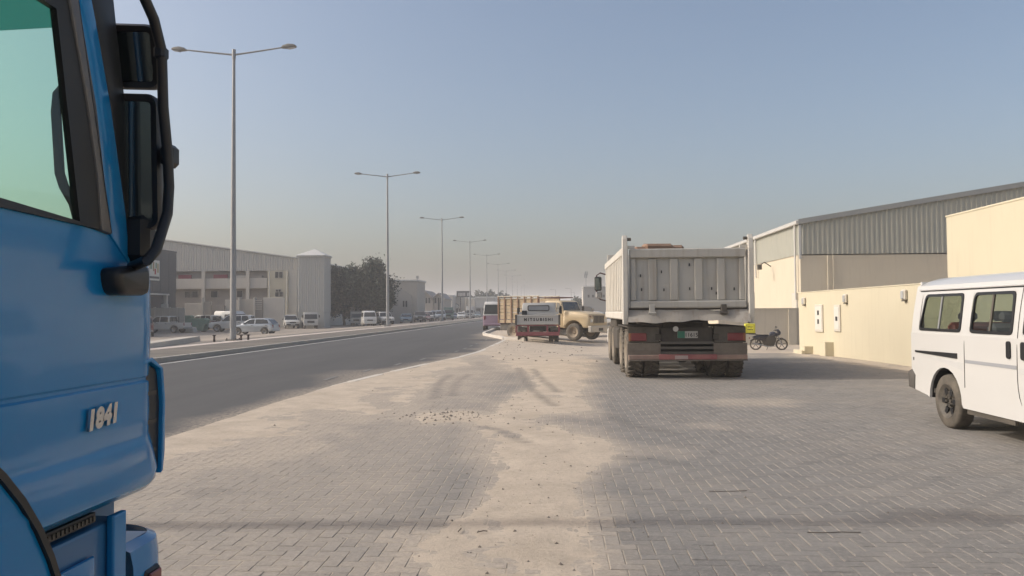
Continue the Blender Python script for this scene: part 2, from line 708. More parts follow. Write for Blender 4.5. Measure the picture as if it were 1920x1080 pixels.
m, nt, b = nodes_of('footpath_paving')
pos = N(nt, 'ShaderNodeNewGeometry').outputs['Position']
c = mixcol(nt, ramp(nt, noise(nt, pos, .5), .35, .7), (0.47, 0.41, 0.36), (0.56, 0.50, 0.44))
c = mixcol(nt, ramp(nt, noise(nt, pos, 2.2, 9, .75), .45, .75, 0, .7), c, (0.33, 0.265, 0.235))
nt.links.new(c, b.inputs['Base Color'])
b.inputs['Roughness'].default_value = .9
bump(nt, b, noise(nt, pos, 10, 8, .7), .4, .02)
PATHM = m
xs = np.array([-17.7, -17.3, -16.6, -15.9, -15.21])
SX, SY = np.meshgrid(xs, ys)
SZ = np.interp(SX, [-17.7, -17.3, -15.21], [-.02, .03, .14])
path = grid_mesh('footpath', SX, SY, SZ, PATHM)
tag(path, kind='structure')


# ---- forecourt: how thick the blown sand lies over the paving (0 none, 1 deep)
def cover(x, y):
    n1 = fbm(x * 1.1 + 5, y * .7 + 9, 5) - .5
    n2 = fbm(x * .33 + 50, y * .16 + 70, 4) - .5
    n3 = fbm(x * 4 + 5, y * 3 + 9, 3) - .5
    cx = np.interp(y, [3, 5.5, 7, 8.5, 11, 13, 17, 22, 30], [-.15, -.4, -.2, 0.05, -.55, -.1, .1, -.4, -1])
    hw = np.interp(y, [3, 5.5, 7, 8.5, 11, 13, 17, 22, 30], [.8, .85, .62, .85, 1.1, .85, .75, 1.4, 3])
    path_ = 1 - np.abs(x - cx) / hw
    c = np.clip(path_ * 1.2 + .25, -.6, 1)
    # band beside the road
    ed = x - kerb_x(y)
    w = np.interp(y, [3, 8, 11, 13, 16, 19, 24, 40], [.5, 1.3, 2.4, 3.2, 3.0, 2.0, 1.2, 1.2])
    c = np.maximum(c, 1.0 - ed / w * .8)
    # far part is mostly dusted over
    c = np.maximum(c, np.interp(y, [20, 26, 32], [-.6, .25, .8]) - .5 * sstep(4, 8, x) * (y < 31))
    # loose patches
    for px, py, rx, ry, s in ((1.9, 10.3, .9, .8, .55), (.9, 8.6, .8, .7, .4), (-1.6, 11.4, .9, 1.0, .95), (6.3, 7.0, 1.6, 1.6, .25), (-1.0, 16.5, 1.2, 1.2, .3), (8.6, 22, .7, 9, .95), (3.4, 13.3, 1.6, .8, .35)):
        d = ((x - px) / rx) ** 2 + ((y - py) / ry) ** 2
        c = np.maximum(c, s * 1.5 * np.exp(-d) - .35)
    return np.clip(c * .75 + n1 * .9 + n2 * .7 + n3 * .25, 0, 1)


TRACKS = []
for pl in (((815, 748), (818, 730), (826, 715), (845, 703)), ((848, 742), (852, 725), (862, 712), (880, 702)),
           ((972, 690), (985, 715), (1005, 738), (1040, 762)), ((1000, 692), (1018, 712), (1045, 735)),
           ((905, 800), (940, 808), (985, 830)), ((1140, 776), (1190, 800), (1260, 812)), ((1160, 858), (1230, 862), (1290, 872))):
    TRACKS.append([on_ground(*p) for p in pl])


def marks(x, y):
    out = np.zeros_like(x)
    for pl in TRACKS:
        for a, b_ in zip(pl[:-1], pl[1:]):
            dx, dy = b_.x - a.x, b_.y - a.y
            t = np.clip(((x - a.x) * dx + (y - a.y) * dy) / (dx * dx + dy * dy), 0, 1)
            d = np.hypot(x - a.x - t * dx, y - a.y - t * dy)
            out = np.maximum(out, np.exp(-(d / .11) ** 2))
    return out * (.35 + .65 * fbm(x * 9, y * 6, 3))


m, nt, b = nodes_of('blown_sand')
pos = N(nt, 'ShaderNodeNewGeometry').outputs['Position']
cov = N(nt, 'ShaderNodeAttribute', attribute_name='cover').outputs['Fac']
mk = N(nt, 'ShaderNodeAttribute', attribute_name='mark').outputs['Fac']
c = mixcol(nt, ramp(nt, noise(nt, pos, 1.7, 8, .65), .35, .68), (0.455, 0.385, 0.305), (0.58, 0.495, 0.395))
c = mixcol(nt, ramp(nt, noise(nt, pos, 26, 7, .85), .50, .68, 0, .62), c, (0.29, 0.245, 0.20))
c = mixcol(nt, ramp(nt, noise(nt, pos, 5, 6, .7), .5, .75, 0, .45), c, (0.33, 0.285, 0.235))
c = mixcol(nt, ramp(nt, noise(nt, pos, 110, 3, .8), .6, .78, 0, .5), c, (0.62, 0.55, 0.45))
c = mixcol(nt, ramp(nt, mk, .1, .9, 0, .65), c, (0.16, 0.145, 0.13))
nt.links.new(c, b.inputs['Base Color'])
b.inputs['Roughness'].default_value = .97
b.inputs['Specular IOR Level'].default_value = .2
bump(nt, b, noise(nt, pos, 30, 8, .8), .8, .014)
SANDM = m

ys = np.concatenate([np.arange(-8, 3.2, .3), np.arange(3.2, 12, .035), np.arange(12, 24, .09), np.arange(24, 75.3, .35)])
us = np.concatenate([np.linspace(0, .43, 165), np.linspace(.436, 1, 90)])
FY, FU = np.meshgrid(ys, us, indexing='ij')
FX = kerb_x(FY) - .02 + FU * (14.0 - kerb_x(FY))
FC = cover(FX, FY)
micro = (fbm(FX * 9, FY * 9, 3) - .5) * .007
FZ = gz(FX, FY) - .0028 + .0016 * sstep(-.4, -1.4, FX) + .016 * sstep(.28, .9, FC) + micro * sstep(.15, .5, FC)
FZ += -.008 * marks(FX, FY) * sstep(.3, .6, FC)
forecourt = grid_mesh('forecourt', FX, FY, FZ, SANDM, {'cover': FC, 'mark': marks(FX, FY)})
tag(forecourt, kind='structure')


# ---- paving blocks, 90 degree herringbone
def block_material(name, single):
    m, nt, b = nodes_of(name)
    pos = N(nt, 'ShaderNodeNewGeometry').outputs['Position']
    if single:
        rnd = N(nt, 'ShaderNodeAttribute', attribute_name='tone', attribute_type='OBJECT').outputs['Fac']
        dust = N(nt, 'ShaderNodeAttribute', attribute_name='dust', attribute_type='OBJECT').outputs['Fac']
    else:
        rnd = N(nt, 'ShaderNodeAttribute', attribute_name='tone').outputs['Fac']
        dust = N(nt, 'ShaderNodeAttribute', attribute_name='dust').outputs['Fac']
    c = mixcol(nt, ramp(nt, rnd, 0, 1), (0.165, 0.158, 0.148), (0.250, 0.238, 0.220))
    c = mixcol(nt, ramp(nt, noise(nt, pos, 9, 8, .7), .35, .7, 0, .5), c, (0.16, 0.155, 0.15))
    c = mixcol(nt, ramp(nt, noise(nt, pos, 28, 6, .8), .46, .66, 0, .6), c, (0.31, 0.29, 0.265))
    c = mixcol(nt, ramp(nt, noise(nt, pos, 70, 5, .8), .55, .8, 0, .5), c, (0.40, 0.37, 0.33))
    f = N(nt, 'ShaderNodeMath', operation='MULTIPLY_ADD')
    nt.links.new(dust, f.inputs[0])
    nt.links.new(ramp(nt, noise(nt, pos, 3.3, 9, .75), .3, .7, .6, 1.2), f.inputs[1])
    nt.links.new(ramp(nt, noise(nt, pos, .8, 9, .7), .45, .75, 0.0, .30), f.inputs[2])
    f.use_clamp = True
    dc = mixcol(nt, ramp(nt, noise(nt, pos, 30, 7, .8), .4, .62), (0.34, 0.295, 0.245), (0.475, 0.41, 0.335))
    c = mixcol(nt, f.outputs[0], c, dc)
    c = mixcol(nt, ramp(nt, noise(nt, pos, .55, 5, .6), .62, .78, 0, .45), c, (0.10, 0.096, 0.092))
    if not single:
        mk = N(nt, 'ShaderNodeAttribute', attribute_name='mark').outputs['Fac']
        c = mixcol(nt, ramp(nt, mk, .1, .9, 0, .6), c, (0.13, 0.125, 0.12))
    nt.links.new(c, b.inputs['Base Color'])
    b.inputs['Roughness'].default_value = .9
    b.inputs['Specular IOR Level'].default_value = .25
    bump(nt, b, noise(nt, pos, 55, 8, .75), .5, .008)
    return m


W = .1
bl = []
for j in range(26, 305):
    for i in range(-47, 92):
        k = (i - j) % 4
        if k == 0:
            bl.append(((i + 1) * W, (j + .5) * W, 0))
        elif k == 3:
            bl.append(((i + .5) * W, (j + 1) * W, 1))
bl = np.array(bl)
bx, by, bo = bl.T
cv = cover(bx, by)
keep = (bx > kerb_x(by) + .2) & (bx < 9.05) & (cv < .93)
bx, by, bo, cv = bx[keep], by[keep], bo[keep], cv[keep]
nb = len(bx)
btone = np.clip(.5 + .5 * (fbm(bx * .6, by * .6, 3) - .5) + rng.normal(0, .2, nb), 0, 1)
def block_dust(bx, by):
    cv = cover(bx, by)
    return np.clip(cv * 2.3 + .55 * sstep(-.6, -1.6, bx) + .08 * sstep(12, 22, by) + .15 * sstep(4, 8, bx) * (by > 6.5), 0, 1)


bdust = block_dust(bx, by)
bz = gz(bx, by) + np.abs(rng.normal(0, .0009, nb))
# the ones that show largest in the photograph become pieces of their own
cpx = np.array([(FPX * p.x / -p.z) if p.z < 0 else 9e9 for p in [CAM_M.inverted() @ Vector((float(a), float(c_), 0)) for a, c_ in zip(bx, by)]])
vis = (by > 4.35) & (np.abs(cpx) < 985) & (cv < .42) & ~((bx < -1.9) & (by < 4.9))
order = np.argsort(np.where(vis, np.hypot(bx, by), 1e9))[:300]
single = np.zeros(nb, bool)
single[order] = True


def block_verts(L, S):
    a, b_, e = L / 2, S / 2, .003
    v = []
    for z, i in ((-.05, 0), (-.0025, 0), (0, e)):
        v += [(-a + i, -b_ + i, z), (a - i, -b_ + i, z), (a - i, b_ - i, z), (-a + i, b_ - i, z)]
    return np.array(v)


BF = np.array([[0, 1, 5, 4], [1, 2, 6, 5], [2, 3, 7, 6], [3, 0, 4, 7], [4, 5, 9, 8], [5, 6, 10, 9], [6, 7, 11, 10], [7, 4, 8, 11], [8, 9, 10, 11]])
BV = block_verts(.194, .094)
BM1 = block_material('paving_block', True)
mesh1 = bpy.data.meshes.new('paving_block')
mesh1.from_pydata(BV.tolist(), [], BF.tolist())
mesh1.materials.append(BM1)
for q in order:
    o = bpy.data.objects.new('paving_block', mesh1)
    COL.objects.link(o)
    o.parent = forecourt
    o.location = (bx[q], by[q], bz[q] + .001)
    o.rotation_euler = (random.gauss(0, .006), random.gauss(0, .006), PI / 2 * bo[q] + random.gauss(0, .008))
    o['tone'] = float(btone[q])
    o['dust'] = float(bdust[q])
rest = np.where(~single)[0]
n = len(rest)
V = np.repeat(BV[None], n, 0)
sw = bo[rest] > .5
V[sw] = V[sw][:, :, [1, 0, 2]] * np.array([-1, 1, 1])
tx, ty = rng.normal(0, .004, n), rng.normal(0, .004, n)
V[:, :, 2] += V[:, :, 0] * tx[:, None] + V[:, :, 1] * ty[:, None]
V += np.stack([bx[rest], by[rest], bz[rest]], -1)[:, None]
Fq = (BF[None] + (np.arange(n) * 12)[:, None, None]).reshape(-1, 4)
me = bpy.data.meshes.new('paving_blocks')
me.vertices.add(n * 12)
me.vertices.foreach_set('co', V.ravel())
me.loops.add(Fq.size)
me.loops.foreach_set('vertex_index', Fq.ravel().astype(np.int32))
me.polygons.add(len(Fq))
me.polygons.foreach_set('loop_start', np.arange(0, Fq.size, 4, dtype=np.int32))
me.update(calc_edges=True)
me.polygons.foreach_set('use_smooth', [False] * len(Fq))
for k, a in (('tone', np.repeat(btone[rest], 12)), ('dust', block_dust(V[:, :, 0], V[:, :, 1]).ravel()), ('mark', marks(V[:, :, 0], V[:, :, 1]).ravel())):
    at = me.attributes.new(k, 'FLOAT', 'POINT')
    at.data.foreach_set('value', a.astype(np.float32))
me.materials.append(block_material('paving_block_field', False))
o = bpy.data.objects.new('paving_blocks', me)
COL.objects.link(o)
o.parent = forecourt
o['kind'] = 'stuff'

# kerb stones along the forecourt and round the nose of the parking island
near_kerb = MB().box(-.02, .02, 0, .1, -.1, -.05).build('kerb', CONC2, loc=(float(kerb_x(8)), 8, 0))
tag(near_kerb, kind='structure')
y = 15.2
while y < 41:
    x0, x1 = float(kerb_x(y)), float(kerb_x(y + .95))
    a = math.atan2(x0 - x1, .95)
    z = .012 if y > 17 else .004
    MB().box(-.09, .09, 0, .965, -.1, z + random.uniform(-.005, .008), .012, Matrix.Rotation(a, 4, 'Z')).build('kerb_stone', CONC2, near_kerb, loc=(x0 - float(kerb_x(8)), y - 8, 0))
    y += .95
y = 41.6
nose = [(-1.6, 41.2)] + [(float(kerb_x(q)), q) for q in (41.8, 43.2, 44.6, 46, 48, 50, 53, 56.5, 60, 64, 68, 73, 79, 86, 94, 104, 116)]
for (ax, ay), (bx_, by_) in zip(nose[:-1], nose[1:]):
    L = math.hypot(bx_ - ax, by_ - ay)
    a = math.atan2(ax - bx_, by_ - ay)
    MB().box(-.10, .10, 0, L - .02, -.4, .15 + random.uniform(-.02, .01), .02, Matrix.Rotation(a, 4, 'Z')).build('kerb_stone', CONC2, near_kerb, loc=(ax - float(kerb_x(8)), ay - 8, 0))

# loose stones and grit on the forecourt
STONE = mat('loose_stone', (0.20, 0.175, 0.15), .9, var=.5, scale=.8)
mb = MB()


def pebble(x, y, s):
    z = float(gz(x, y)) - .0025 + .016 * float(sstep(.28, .9, cover(np.array([x]), np.array([y]))[0]))
    a = random.random() * 6.3
    vs = [(math.cos(a + k * 1.571) * s * random.uniform(.6, 1.2), math.sin(a + k * 1.571) * s * random.uniform(.5, 1), 0) for k in range(4)]
    vs = [(x + p[0], y + p[1], z) for p in vs] + [(x + random.uniform(-.2, .2) * s, y + random.uniform(-.2, .2) * s, z + s * random.uniform(.5, 1))]
    mb.add(vs, [(0, 1, 4), (1, 2, 4), (2, 3, 4), (3, 0, 4)])


for _ in range(420):
    y = random.uniform(4.3, 14)
    pebble(random.gauss(np.interp(y, [4, 7, 11], [-.2, -.2, -.6]), .55 + .02 * y), y, random.choice((.005, .006, .008, .011, .016)))
for _ in range(170):
    pebble(random.gauss(-1.62, .42), random.gauss(11.5, .5), random.choice((.008, .012, .018, .026)))
for _ in range(260):
    y = random.uniform(5, 24)
    pebble(random.uniform(-4, 8.5), y, random.choice((.005, .007, .01, .02)))
for _ in range(90):
    y = random.uniform(24, 42)
    pebble(random.uniform(-2.5, 1.2), y, random.choice((.02, .03, .05)))
g_ = mb.build('loose_gravel', STONE)
tag(g_, 'loose grey stones and grit scattered over the sand', 'gravel', kind='stuff')
TWIG = mat('dry_twig', (0.10, 0.08, 0.06), .9, var=.4, scale=20)
for q, (p, L, a) in enumerate((((863, 999), .075, 1.5), ((905, 1001), .06, .4), ((1365, 922), .30, .05), ((1565, 1000), .35, .05))):
    c0 = on_ground(*p)
    pts = [(math.cos(a) * L * t + random.uniform(-.008, .008), math.sin(a) * L * t + random.uniform(-.014, .014), .006 + .012 * (q < 2)) for t in (-.5, -.2, .1, .5)]
    o = MB().tube(pts, .004 if q < 2 else .0028, 5).build('twig', TWIG, loc=c0)
    tag(o, ['short dark curled twig on the sand, just below the lamp shadow', 'short dark straight twig on the sand beside the curled one', 'thin dry stick on the grey paving towards the dump truck side', 'longer thin stick on the paving near the lamp shadow'][q], 'twig')

# ------------------------------------------------------------------ street lamps
def make_lamp():
    t = thing('street_lamp', '', 'street lamp', (0, 0, 0), 0, 'double-arm street lamps along the far footpath')
    mb = MB()
    Hh = 15.4
    mb.cyl((0, 0, .05), (0, 0, Hh), .17, .075, 12)
    mb.build('pole', STEEL, t, 50)
    mb = MB().box(-.3, .3, -.3, .3, -.05, .06, .01)
    for sx in (-1, 1):
        for sy in (-1, 1):
            mb.cyl((sx * .24, sy * .24, .06), (sx * .24, sy * .24, .14), .03, n=6)
    mb.build('base_plate', DARKMETAL, t)
    MB().box(-.075, .075, -.185, -.15, .7, 1.25, .01).build('access_door', STEEL, t)
    MB().cyl((0, 0, Hh - .25), (0, 0, Hh + .28), .10, .10, 10).build('arm_collar', STEEL, t, 50)
    for s in (-1, 1):
        MB().tube([(s * .05, 0, Hh), (s * .3, 0, Hh + .03), (s * 1.6, 0, Hh + .19), (s * 2.75, 0, Hh + .34)], [.055, .05, .045, .04], 8).build('arm', STEEL, t, 50)
        pr = [(2.62, Hh + .30), (2.70, Hh + .42), (3.0, Hh + .50), (3.30, Hh + .47), (3.42, Hh + .40), (3.40, Hh + .33), (3.0, Hh + .27)]
        pr = [(s * a, z) for a, z in pr]
        h = MB().prism(pr, -.15, .15, 'y', .04).build('lamp_head', mat('lamp_head_grey', (.22, .22, .21), .5, .3, dust=.3), t, 40)
        gl = [(s * 2.98, Hh + .262), (s * 3.34, Hh + .312), (s * 3.34, Hh + .302), (s * 2.98, Hh + .235)]
        MB().prism(gl, -.11, .11, 'y').build('lens', CLEARLAMP, h)
    return t


lamp0 = make_lamp()
LX = -17.25
ORD = ['second', 'third', 'fourth', 'fifth', 'sixth', 'seventh', 'eighth', 'ninth', 'tenth', 'eleventh', 'twelfth', 'thirteenth']
LYS = [4.8, 41.9] + [41.9 + 39.3 * k for k in range(1, 13)]
for k, y in enumerate(LYS):
    t = lamp0 if k == 0 else copy_tree(lamp0)
    t.location = (LX, y, .04)
    t['label'] = ('double-arm street lamp beside the blue truck, its shadow crossing the paving' if k == 0 else
                  'nearest double-arm street lamp in view, in front of the grey warehouse' if k == 1 else
                  'grey double-arm street lamp, %s from the front in the receding row' % ORD[k - 2])
PAD = mat('lamp_pad_concrete', (0.36, 0.33, 0.29), .9, bump=.3)
for k, y in enumerate(LYS[:4]):
    o = MB().box(-.55, .55, -.6, .6, -.15, .0, .03).build('concrete_pad', PAD, None, loc=(LX, y, .045))
    tag(o, 'square concrete footing under the %s street lamp of the row' % ('off-frame', 'nearest', 'second', 'third')[k], 'concrete footing', 'lamp footings')
BOLLARD = mat('dark_bolt_stub', (.05, .035, .03), .8)
for k, (dx, dy) in enumerate(((-.9, -.3), (.75, -.2), (1.0, .25))):
    o = MB().cyl((0, 0, -.1), (0, 0, .28), .07, .05, 10).cyl((0, 0, .28), (0, 0, .33), .09, .09, 10).build('short_bollard', BOLLARD, None, 40, loc=(LX + dx * .85, 41.6 + dy, .03))
    tag(o, ('rusty dark stub post on the road side, nearest lamp foot', 'rusty dark stub post right beside the nearest lamp pole', 'rusty dark stub post farthest to the right of the nearest lamp')[k], 'stub post', 'stub posts at the lamp foot')
# low kerb island across the road, in front of the pickups
a, b_ = on_ground(252, 655), on_ground(352, 641)
o = MB().prism([(0, -.3), (0, .16), (.1, .22), (1.0, .24), (1.1, -.3)], -6, (b_ - a).length, 'y', .03).build('kerb_island', CONC, None, loc=(a.x - .4, a.y, a.z))
o.rotation_euler = (0, 0, math.atan2(-(b_.x - a.x), b_.y - a.y))
tag(o, 'long low concrete kerb island with shaded face in front of the white pickup', 'kerb')

# ================================================================== BUILDINGS ON THE RIGHT
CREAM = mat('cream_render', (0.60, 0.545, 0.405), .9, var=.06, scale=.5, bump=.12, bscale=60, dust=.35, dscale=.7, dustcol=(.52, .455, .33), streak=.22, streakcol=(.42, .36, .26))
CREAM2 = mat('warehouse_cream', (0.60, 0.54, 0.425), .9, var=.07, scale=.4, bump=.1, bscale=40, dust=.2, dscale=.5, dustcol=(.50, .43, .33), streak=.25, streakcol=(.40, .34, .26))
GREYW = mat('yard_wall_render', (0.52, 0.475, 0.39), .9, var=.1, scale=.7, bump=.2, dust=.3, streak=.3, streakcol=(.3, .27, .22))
CLAD = mat('green_grey_cladding', (0.40, 0.41, 0.36), .5, .15, var=.1, scale=.6, dust=.3, dscale=.8, streak=.25, streakcol=(.25, .24, .2))
TRIM = mat('light_metal_trim', (0.58, 0.58, 0.56), .5, .2, var=.1, dust=.25)
PLASTICW = mat('offwhite_plastic', (0.62, 0.58, 0.50), .5, var=.08, dust=.15)
OPENING = mat('dark_opening', (0.03, 0.03, 0.03), .6)


def corrugated(w, z0, z1a, z1b, pitch=.25, d=.035):
    """vertical ribbed sheet, width w along x, outer face towards -y, top edge from z1a to z1b"""
    xs, ys = [], []
    x = 0.0
    while x < w - 1e-6:
        for dx, dd in ((0, 0), (pitch * .40, 0), (pitch * .52, -d), (pitch * .88, -d)):
            if x + dx < w:
                xs.append(x + dx); ys.append(dd)
        x += pitch
    xs.append(w); ys.append(0)
    vs = []
    for x, y in zip(xs, ys):
        zt = z1a + (z1b - z1a) * x / w
        vs += [(x, y, z0), (x, y, zt)]
    n = len(xs)
    fs = [(2 * i, 2 * i + 2, 2 * i + 3, 2 * i + 1) for i in range(n - 1)]
    vs += [(0, .02, z0), (0, .02, z1a), (w, .02, z0), (w, .02, z1b)]
    return MB().add(vs, fs)


# ---- street wall with meter cabinets and bulkhead lights
WX = 9.2
t = thing('boundary_wall', 'long low cream rendered boundary wall beside the forecourt', 'wall', (WX, 15, 0))
MB().box(0, .2, -20, 15.95, -.6, 2.10).build('wall_panel', CREAM, t)
MB().box(.201, 3.3, 15.75, 15.95, -.6, 2.10).build('return_wall', CREAM, t)
MB().box(-.012, .212, -20.01, 15.962, 2.102, 2.14, .01).build('coping', CREAM, t)
MB().box(-.28, -.002, 12.2, 12.75, -.5, .40, .01).build('footing', CREAM, t)
MB().box(-.30, -.002, 14.35, 14.8, -.5, .17, .01).build('footing', CREAM, t)
MB().box(-.42, -.303, 14.3, 15.3, -.5, .02, .01).build('footing', CREAM, t)
# meter cabinets and lights are fixed to the wall
for k, (y0, y1, z0, z1) in enumerate(((13.15, 13.95, .70, 1.66), (11.45, 12.0, .76, 1.64))):
    f = MB().box(-.05, -.002, y0, y1, z0, z1, .012).build('meter_cabinet', PLASTICW, t)
    MB().box(-.060, -.0505, y0 + .07, y1 - .07, z0 + .08, z1 - .07, .008).build('cabinet_door', mat('cabinet_white', (.66, .64, .58), .5, var=.1), f)
    for j, (a, c) in enumerate(((.30, .16), (.62, .16)) if k == 0 else ((.52, .14),)):
        zc = z0 + (z1 - z0) * (1 - a)
        MB().box(-.066, -.0605, (y0 + y1) / 2 - .1, (y0 + y1) / 2 + .08, zc - c * .5, zc + c * .5).build('viewing_pane', OPENING, f)
for y, z in ((15.15, 1.80), (10.9, 1.83), (6.6, 1.86)):
    f = MB().box(-.10, -.002, y - .1, y + .1, z - .14, z + .14, .03).build('wall_light', PLASTICW, t)
    MB().box(-.125, -.1005, y - .07, y + .07, z - .11, z + .10, .03).build('diffuser', CLEARLAMP, f)
    MB().box(-.09, -.003, y - .08, y + .08, z - .17, z - .142).build('bracket', DARKMETAL, f)

t = thing('gate_house', 'tall plain cream block rising behind the wall and the white van', 'building', (WX + .03, 10, 0))
MB().box(.18, 5, -12, 9.38, -.5, 3.3).box(.18, .2, -12, 9.38, 2.0, 2.2).build('wall', CREAM, t)
MB().box(0, 5.1, -12.1, 9.40, 2.145, 3.64).build('upper_wall', CREAM, t)
MB().box(-.01, 5.2, -12.2, 9.44, 3.642, 3.69, .01).build('parapet_coping', CREAM, t)

# ---- warehouse on the right
BX, BY = 12.6, 42.0
t = thing('warehouse', 'cream walled warehouse with grey-green ribbed cladding behind the boundary wall', 'warehouse', (BX, BY, 0))
ZC, ZE, SL, RX_ = 4.38, 6.05, .156, 15.6
MB().box(0, 31.2, 0, .25, -.8, ZC).build('gable_wall', CREAM2, t)
MB().box(0, .25, .251, 40, -.8, ZC).build('front_wall', CREAM2, t)
MB().box(30.95, 31.2, .251, 40, -.8, ZE).build('rear_wall', CREAM2, t)
MB().box(.251, 30.9, 39.7, 39.95, -.8, ZE).build('end_wall', CREAM2, t)


def roof_z(x):
    return ZE + SL * min(x, 2 * RX_ - x)


x = 0.0
while x < 18:
    o = corrugated(1.0, ZC - .05, roof_z(x), roof_z(x + 1)).build('cladding_sheet', CLAD, t, loc=(x, -.02 - random.uniform(0, .006), 0))
    x += 1.0
corr = MB()
while x < 31.0:
    w = min(1.0, 31.2 - x)
    s = corrugated(w, ZC - .05, roof_z(x), roof_z(x + w))
    corr.add([(a + x, b_ - .02, c) for a, b_, c in s.v], s.f)
    x += 1.0
corr.build('cladding_field', CLAD, t)
MB().prism([(0.02, ZC - .1), (31.1, ZC - .1), (31.1, ZE), (RX_, ZE + SL * RX_ - .1), (0.02, ZE - .1)], .0, .22, 'y').build('gable_backing', CLAD, t)
y = 0.0
M90 = Matrix.Rotation(-PI / 2, 4, 'Z')
while y < 16:
    o = corrugated(1.0, ZC - .05, ZE, ZE).build('cladding_sheet', CLAD, t, loc=(-.02 - random.uniform(0, .006), y + 1.0, 0))
    o.rotation_euler = (0, 0, -PI / 2)
    y += 1.0
s = corrugated(24, ZC - .05, ZE, ZE).build('cladding_field', CLAD, t, loc=(-.02, 40, 0))
s.rotation_euler = (0, 0, -PI / 2)
MB().box(0.0, .2, .23, 39.9, ZC + .003, ZE - .02).build('front_backing', CLAD, t)
# roof sheets with overhang, barge trim, gutter
for s in (0, 1):
    a = (-.12, ZE + .03) if not s else (RX_, ZE + SL * RX_ + .05)
    e = (RX_, ZE + SL * RX_ + .05) if not s else (31.35, ZE + .03)
    MB().add([(a[0], -.15, a[1]), (e[0], -.15, e[1]), (e[0], 40.1, e[1]), (a[0], 40.1, a[1]), (a[0], -.15, a[1] + .05), (e[0], -.15, e[1] + .05), (e[0], 40.1, e[1] + .05), (a[0], 40.1, a[1] + .05)],
             [(0, 3, 2, 1), (4, 5, 6, 7), (0, 1, 5, 4), (1, 2, 6, 5), (2, 3, 7, 6), (3, 0, 4, 7)]).build('roof', STEEL, t)
    MB().add([(a[0], -.19, a[1] - .20), (e[0], -.19, e[1] - .20), (e[0], -.19, e[1] + .06), (a[0], -.19, a[1] + .06), (a[0], -.155, a[1] - .20), (e[0], -.155, e[1] - .20), (e[0], -.155, e[1] + .06), (a[0], -.155, a[1] + .06)],
             [(0, 1, 2, 3), (5, 4, 7, 6), (3, 2, 6, 7), (1, 0, 4, 5), (0, 3, 7, 4), (2, 1, 5, 6)]).build('barge_trim', mat('grey_barge', (.33, .34, .33), .5, .3, dust=.2), t)
MB().box(-.24, -.06, -.12, 40, ZE - .17, ZE + .02, .02).build('gutter', TRIM, t)
MB().box(-.085, .03, -.115, -.065, ZC - .3, ZE - .2).build('corner_flashing', TRIM, t)
for y in (.35, 8.6):
    MB().cyl((-.16, y, ZE - .15), (-.16, y, ZC + (-.9 if y > 1 else -2.4)), .055, n=8).build('downpipe', TRIM, t, 50)
MB().tube([(1.35, -.12, ZC - .1), (1.35, -.12, 1.2)], .03, 6).build('conduit', CREAM2, t)
MB().tube([(1.62, -.12, ZC - .1), (1.62, -.12, 1.2)], .025, 6).build('conduit', CREAM2, t)
MB().box(-.06, -.003, .5, 1.4, 1.0, 2.35).build('door_frame', TRIM, t)
MB().box(-.075, -.0605, .58, 1.32, 1.0, 2.28).build('door', PLASTICW, t)
MB().box(-.06, -.003, 9.6, 11.2, 1.2, 2.6).build('window_frame', TRIM, t)
MB().box(-.07, -.0605, 9.7, 11.1, 1.3, 2.5).build('window_pane', CARGLASS, t)
MB().tube([(-.1, 5.3, 4.0), (-.5, 5.2, 4.25), (-.8, 5.0, 4.05)], .03, 6).box(-.95, -.7, 4.9, 5.1, 3.8, 4.1, .03).build('flood_light', DARKMETAL, t)

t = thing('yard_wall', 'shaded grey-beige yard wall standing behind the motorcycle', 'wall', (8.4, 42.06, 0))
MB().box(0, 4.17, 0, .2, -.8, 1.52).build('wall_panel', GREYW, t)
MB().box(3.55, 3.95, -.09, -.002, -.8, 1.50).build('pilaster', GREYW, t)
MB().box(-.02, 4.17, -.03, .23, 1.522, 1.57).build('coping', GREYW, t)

# ================================================================== BUILDINGS ON THE LEFT
GCLAD = mat('pale_grey_cladding', (0.48, 0.47, 0.44), .55, .1, var=.08, scale=.4, dust=.25, dscale=.5, streak=.2, streakcol=(.3, .28, .25))
TCLAD = mat('grey_tower_cladding', (0.42, 0.42, 0.40), .55, .1, var=.08, scale=.4, dust=.2, streak=.2, streakcol=(.28, .27, .25))
CHAR = mat('charcoal_panel', (0.055, 0.06, 0.07), .5, var=.12, scale=.5, dust=.12)
BEIGE = mat('beige_render', (0.45, 0.41, 0.35), .9, var=.1, scale=.5, bump=.1, dust=.2, streak=.3, streakcol=(.27, .24, .2))
OFFW = mat('offwhite_render', (0.52, 0.49, 0.44), .9, var=.08, scale=.5, dust=.2, streak=.25, streakcol=(.33, .3, .26))
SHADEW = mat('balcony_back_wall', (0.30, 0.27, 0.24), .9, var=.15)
SIGNW = mat('sign_white', (0.62, 0.60, 0.54), .5, var=.05)
RED = mat('maroon_sheet', (0.22, 0.03, 0.045), .7, var=.2)
WINP = mat('window_pane', (0.035, 0.04, 0.045), .12, var=.3, dust=.15)
FRAMEM = mat('window_frame', (0.40, 0.38, 0.34), .6)

FY_ = 106.0
x0, x1 = on_Y(225, 500, FY_).x, on_Y(558, 500, FY_).x      # facade ends
zl, zr = on_Y(285, 448, FY_).z, on_Y(558, 485, FY_).z
xp = on_Y(285, 448, FY_).x
zcl = on_Y(440, 508, FY_).z
t = thing('grey_warehouse', 'large pale grey ribbed warehouse with open balcony, left of the square tower', 'warehouse', (x1, FY_, -.6))
L = x1 - (2 * xp - x1)


def rz_l(x):                                            # x measured from the right end, negative to the left
    return (zr + .6) + (zl - zr) * (1 - abs((x + (x1 - xp))) / (x1 - xp))


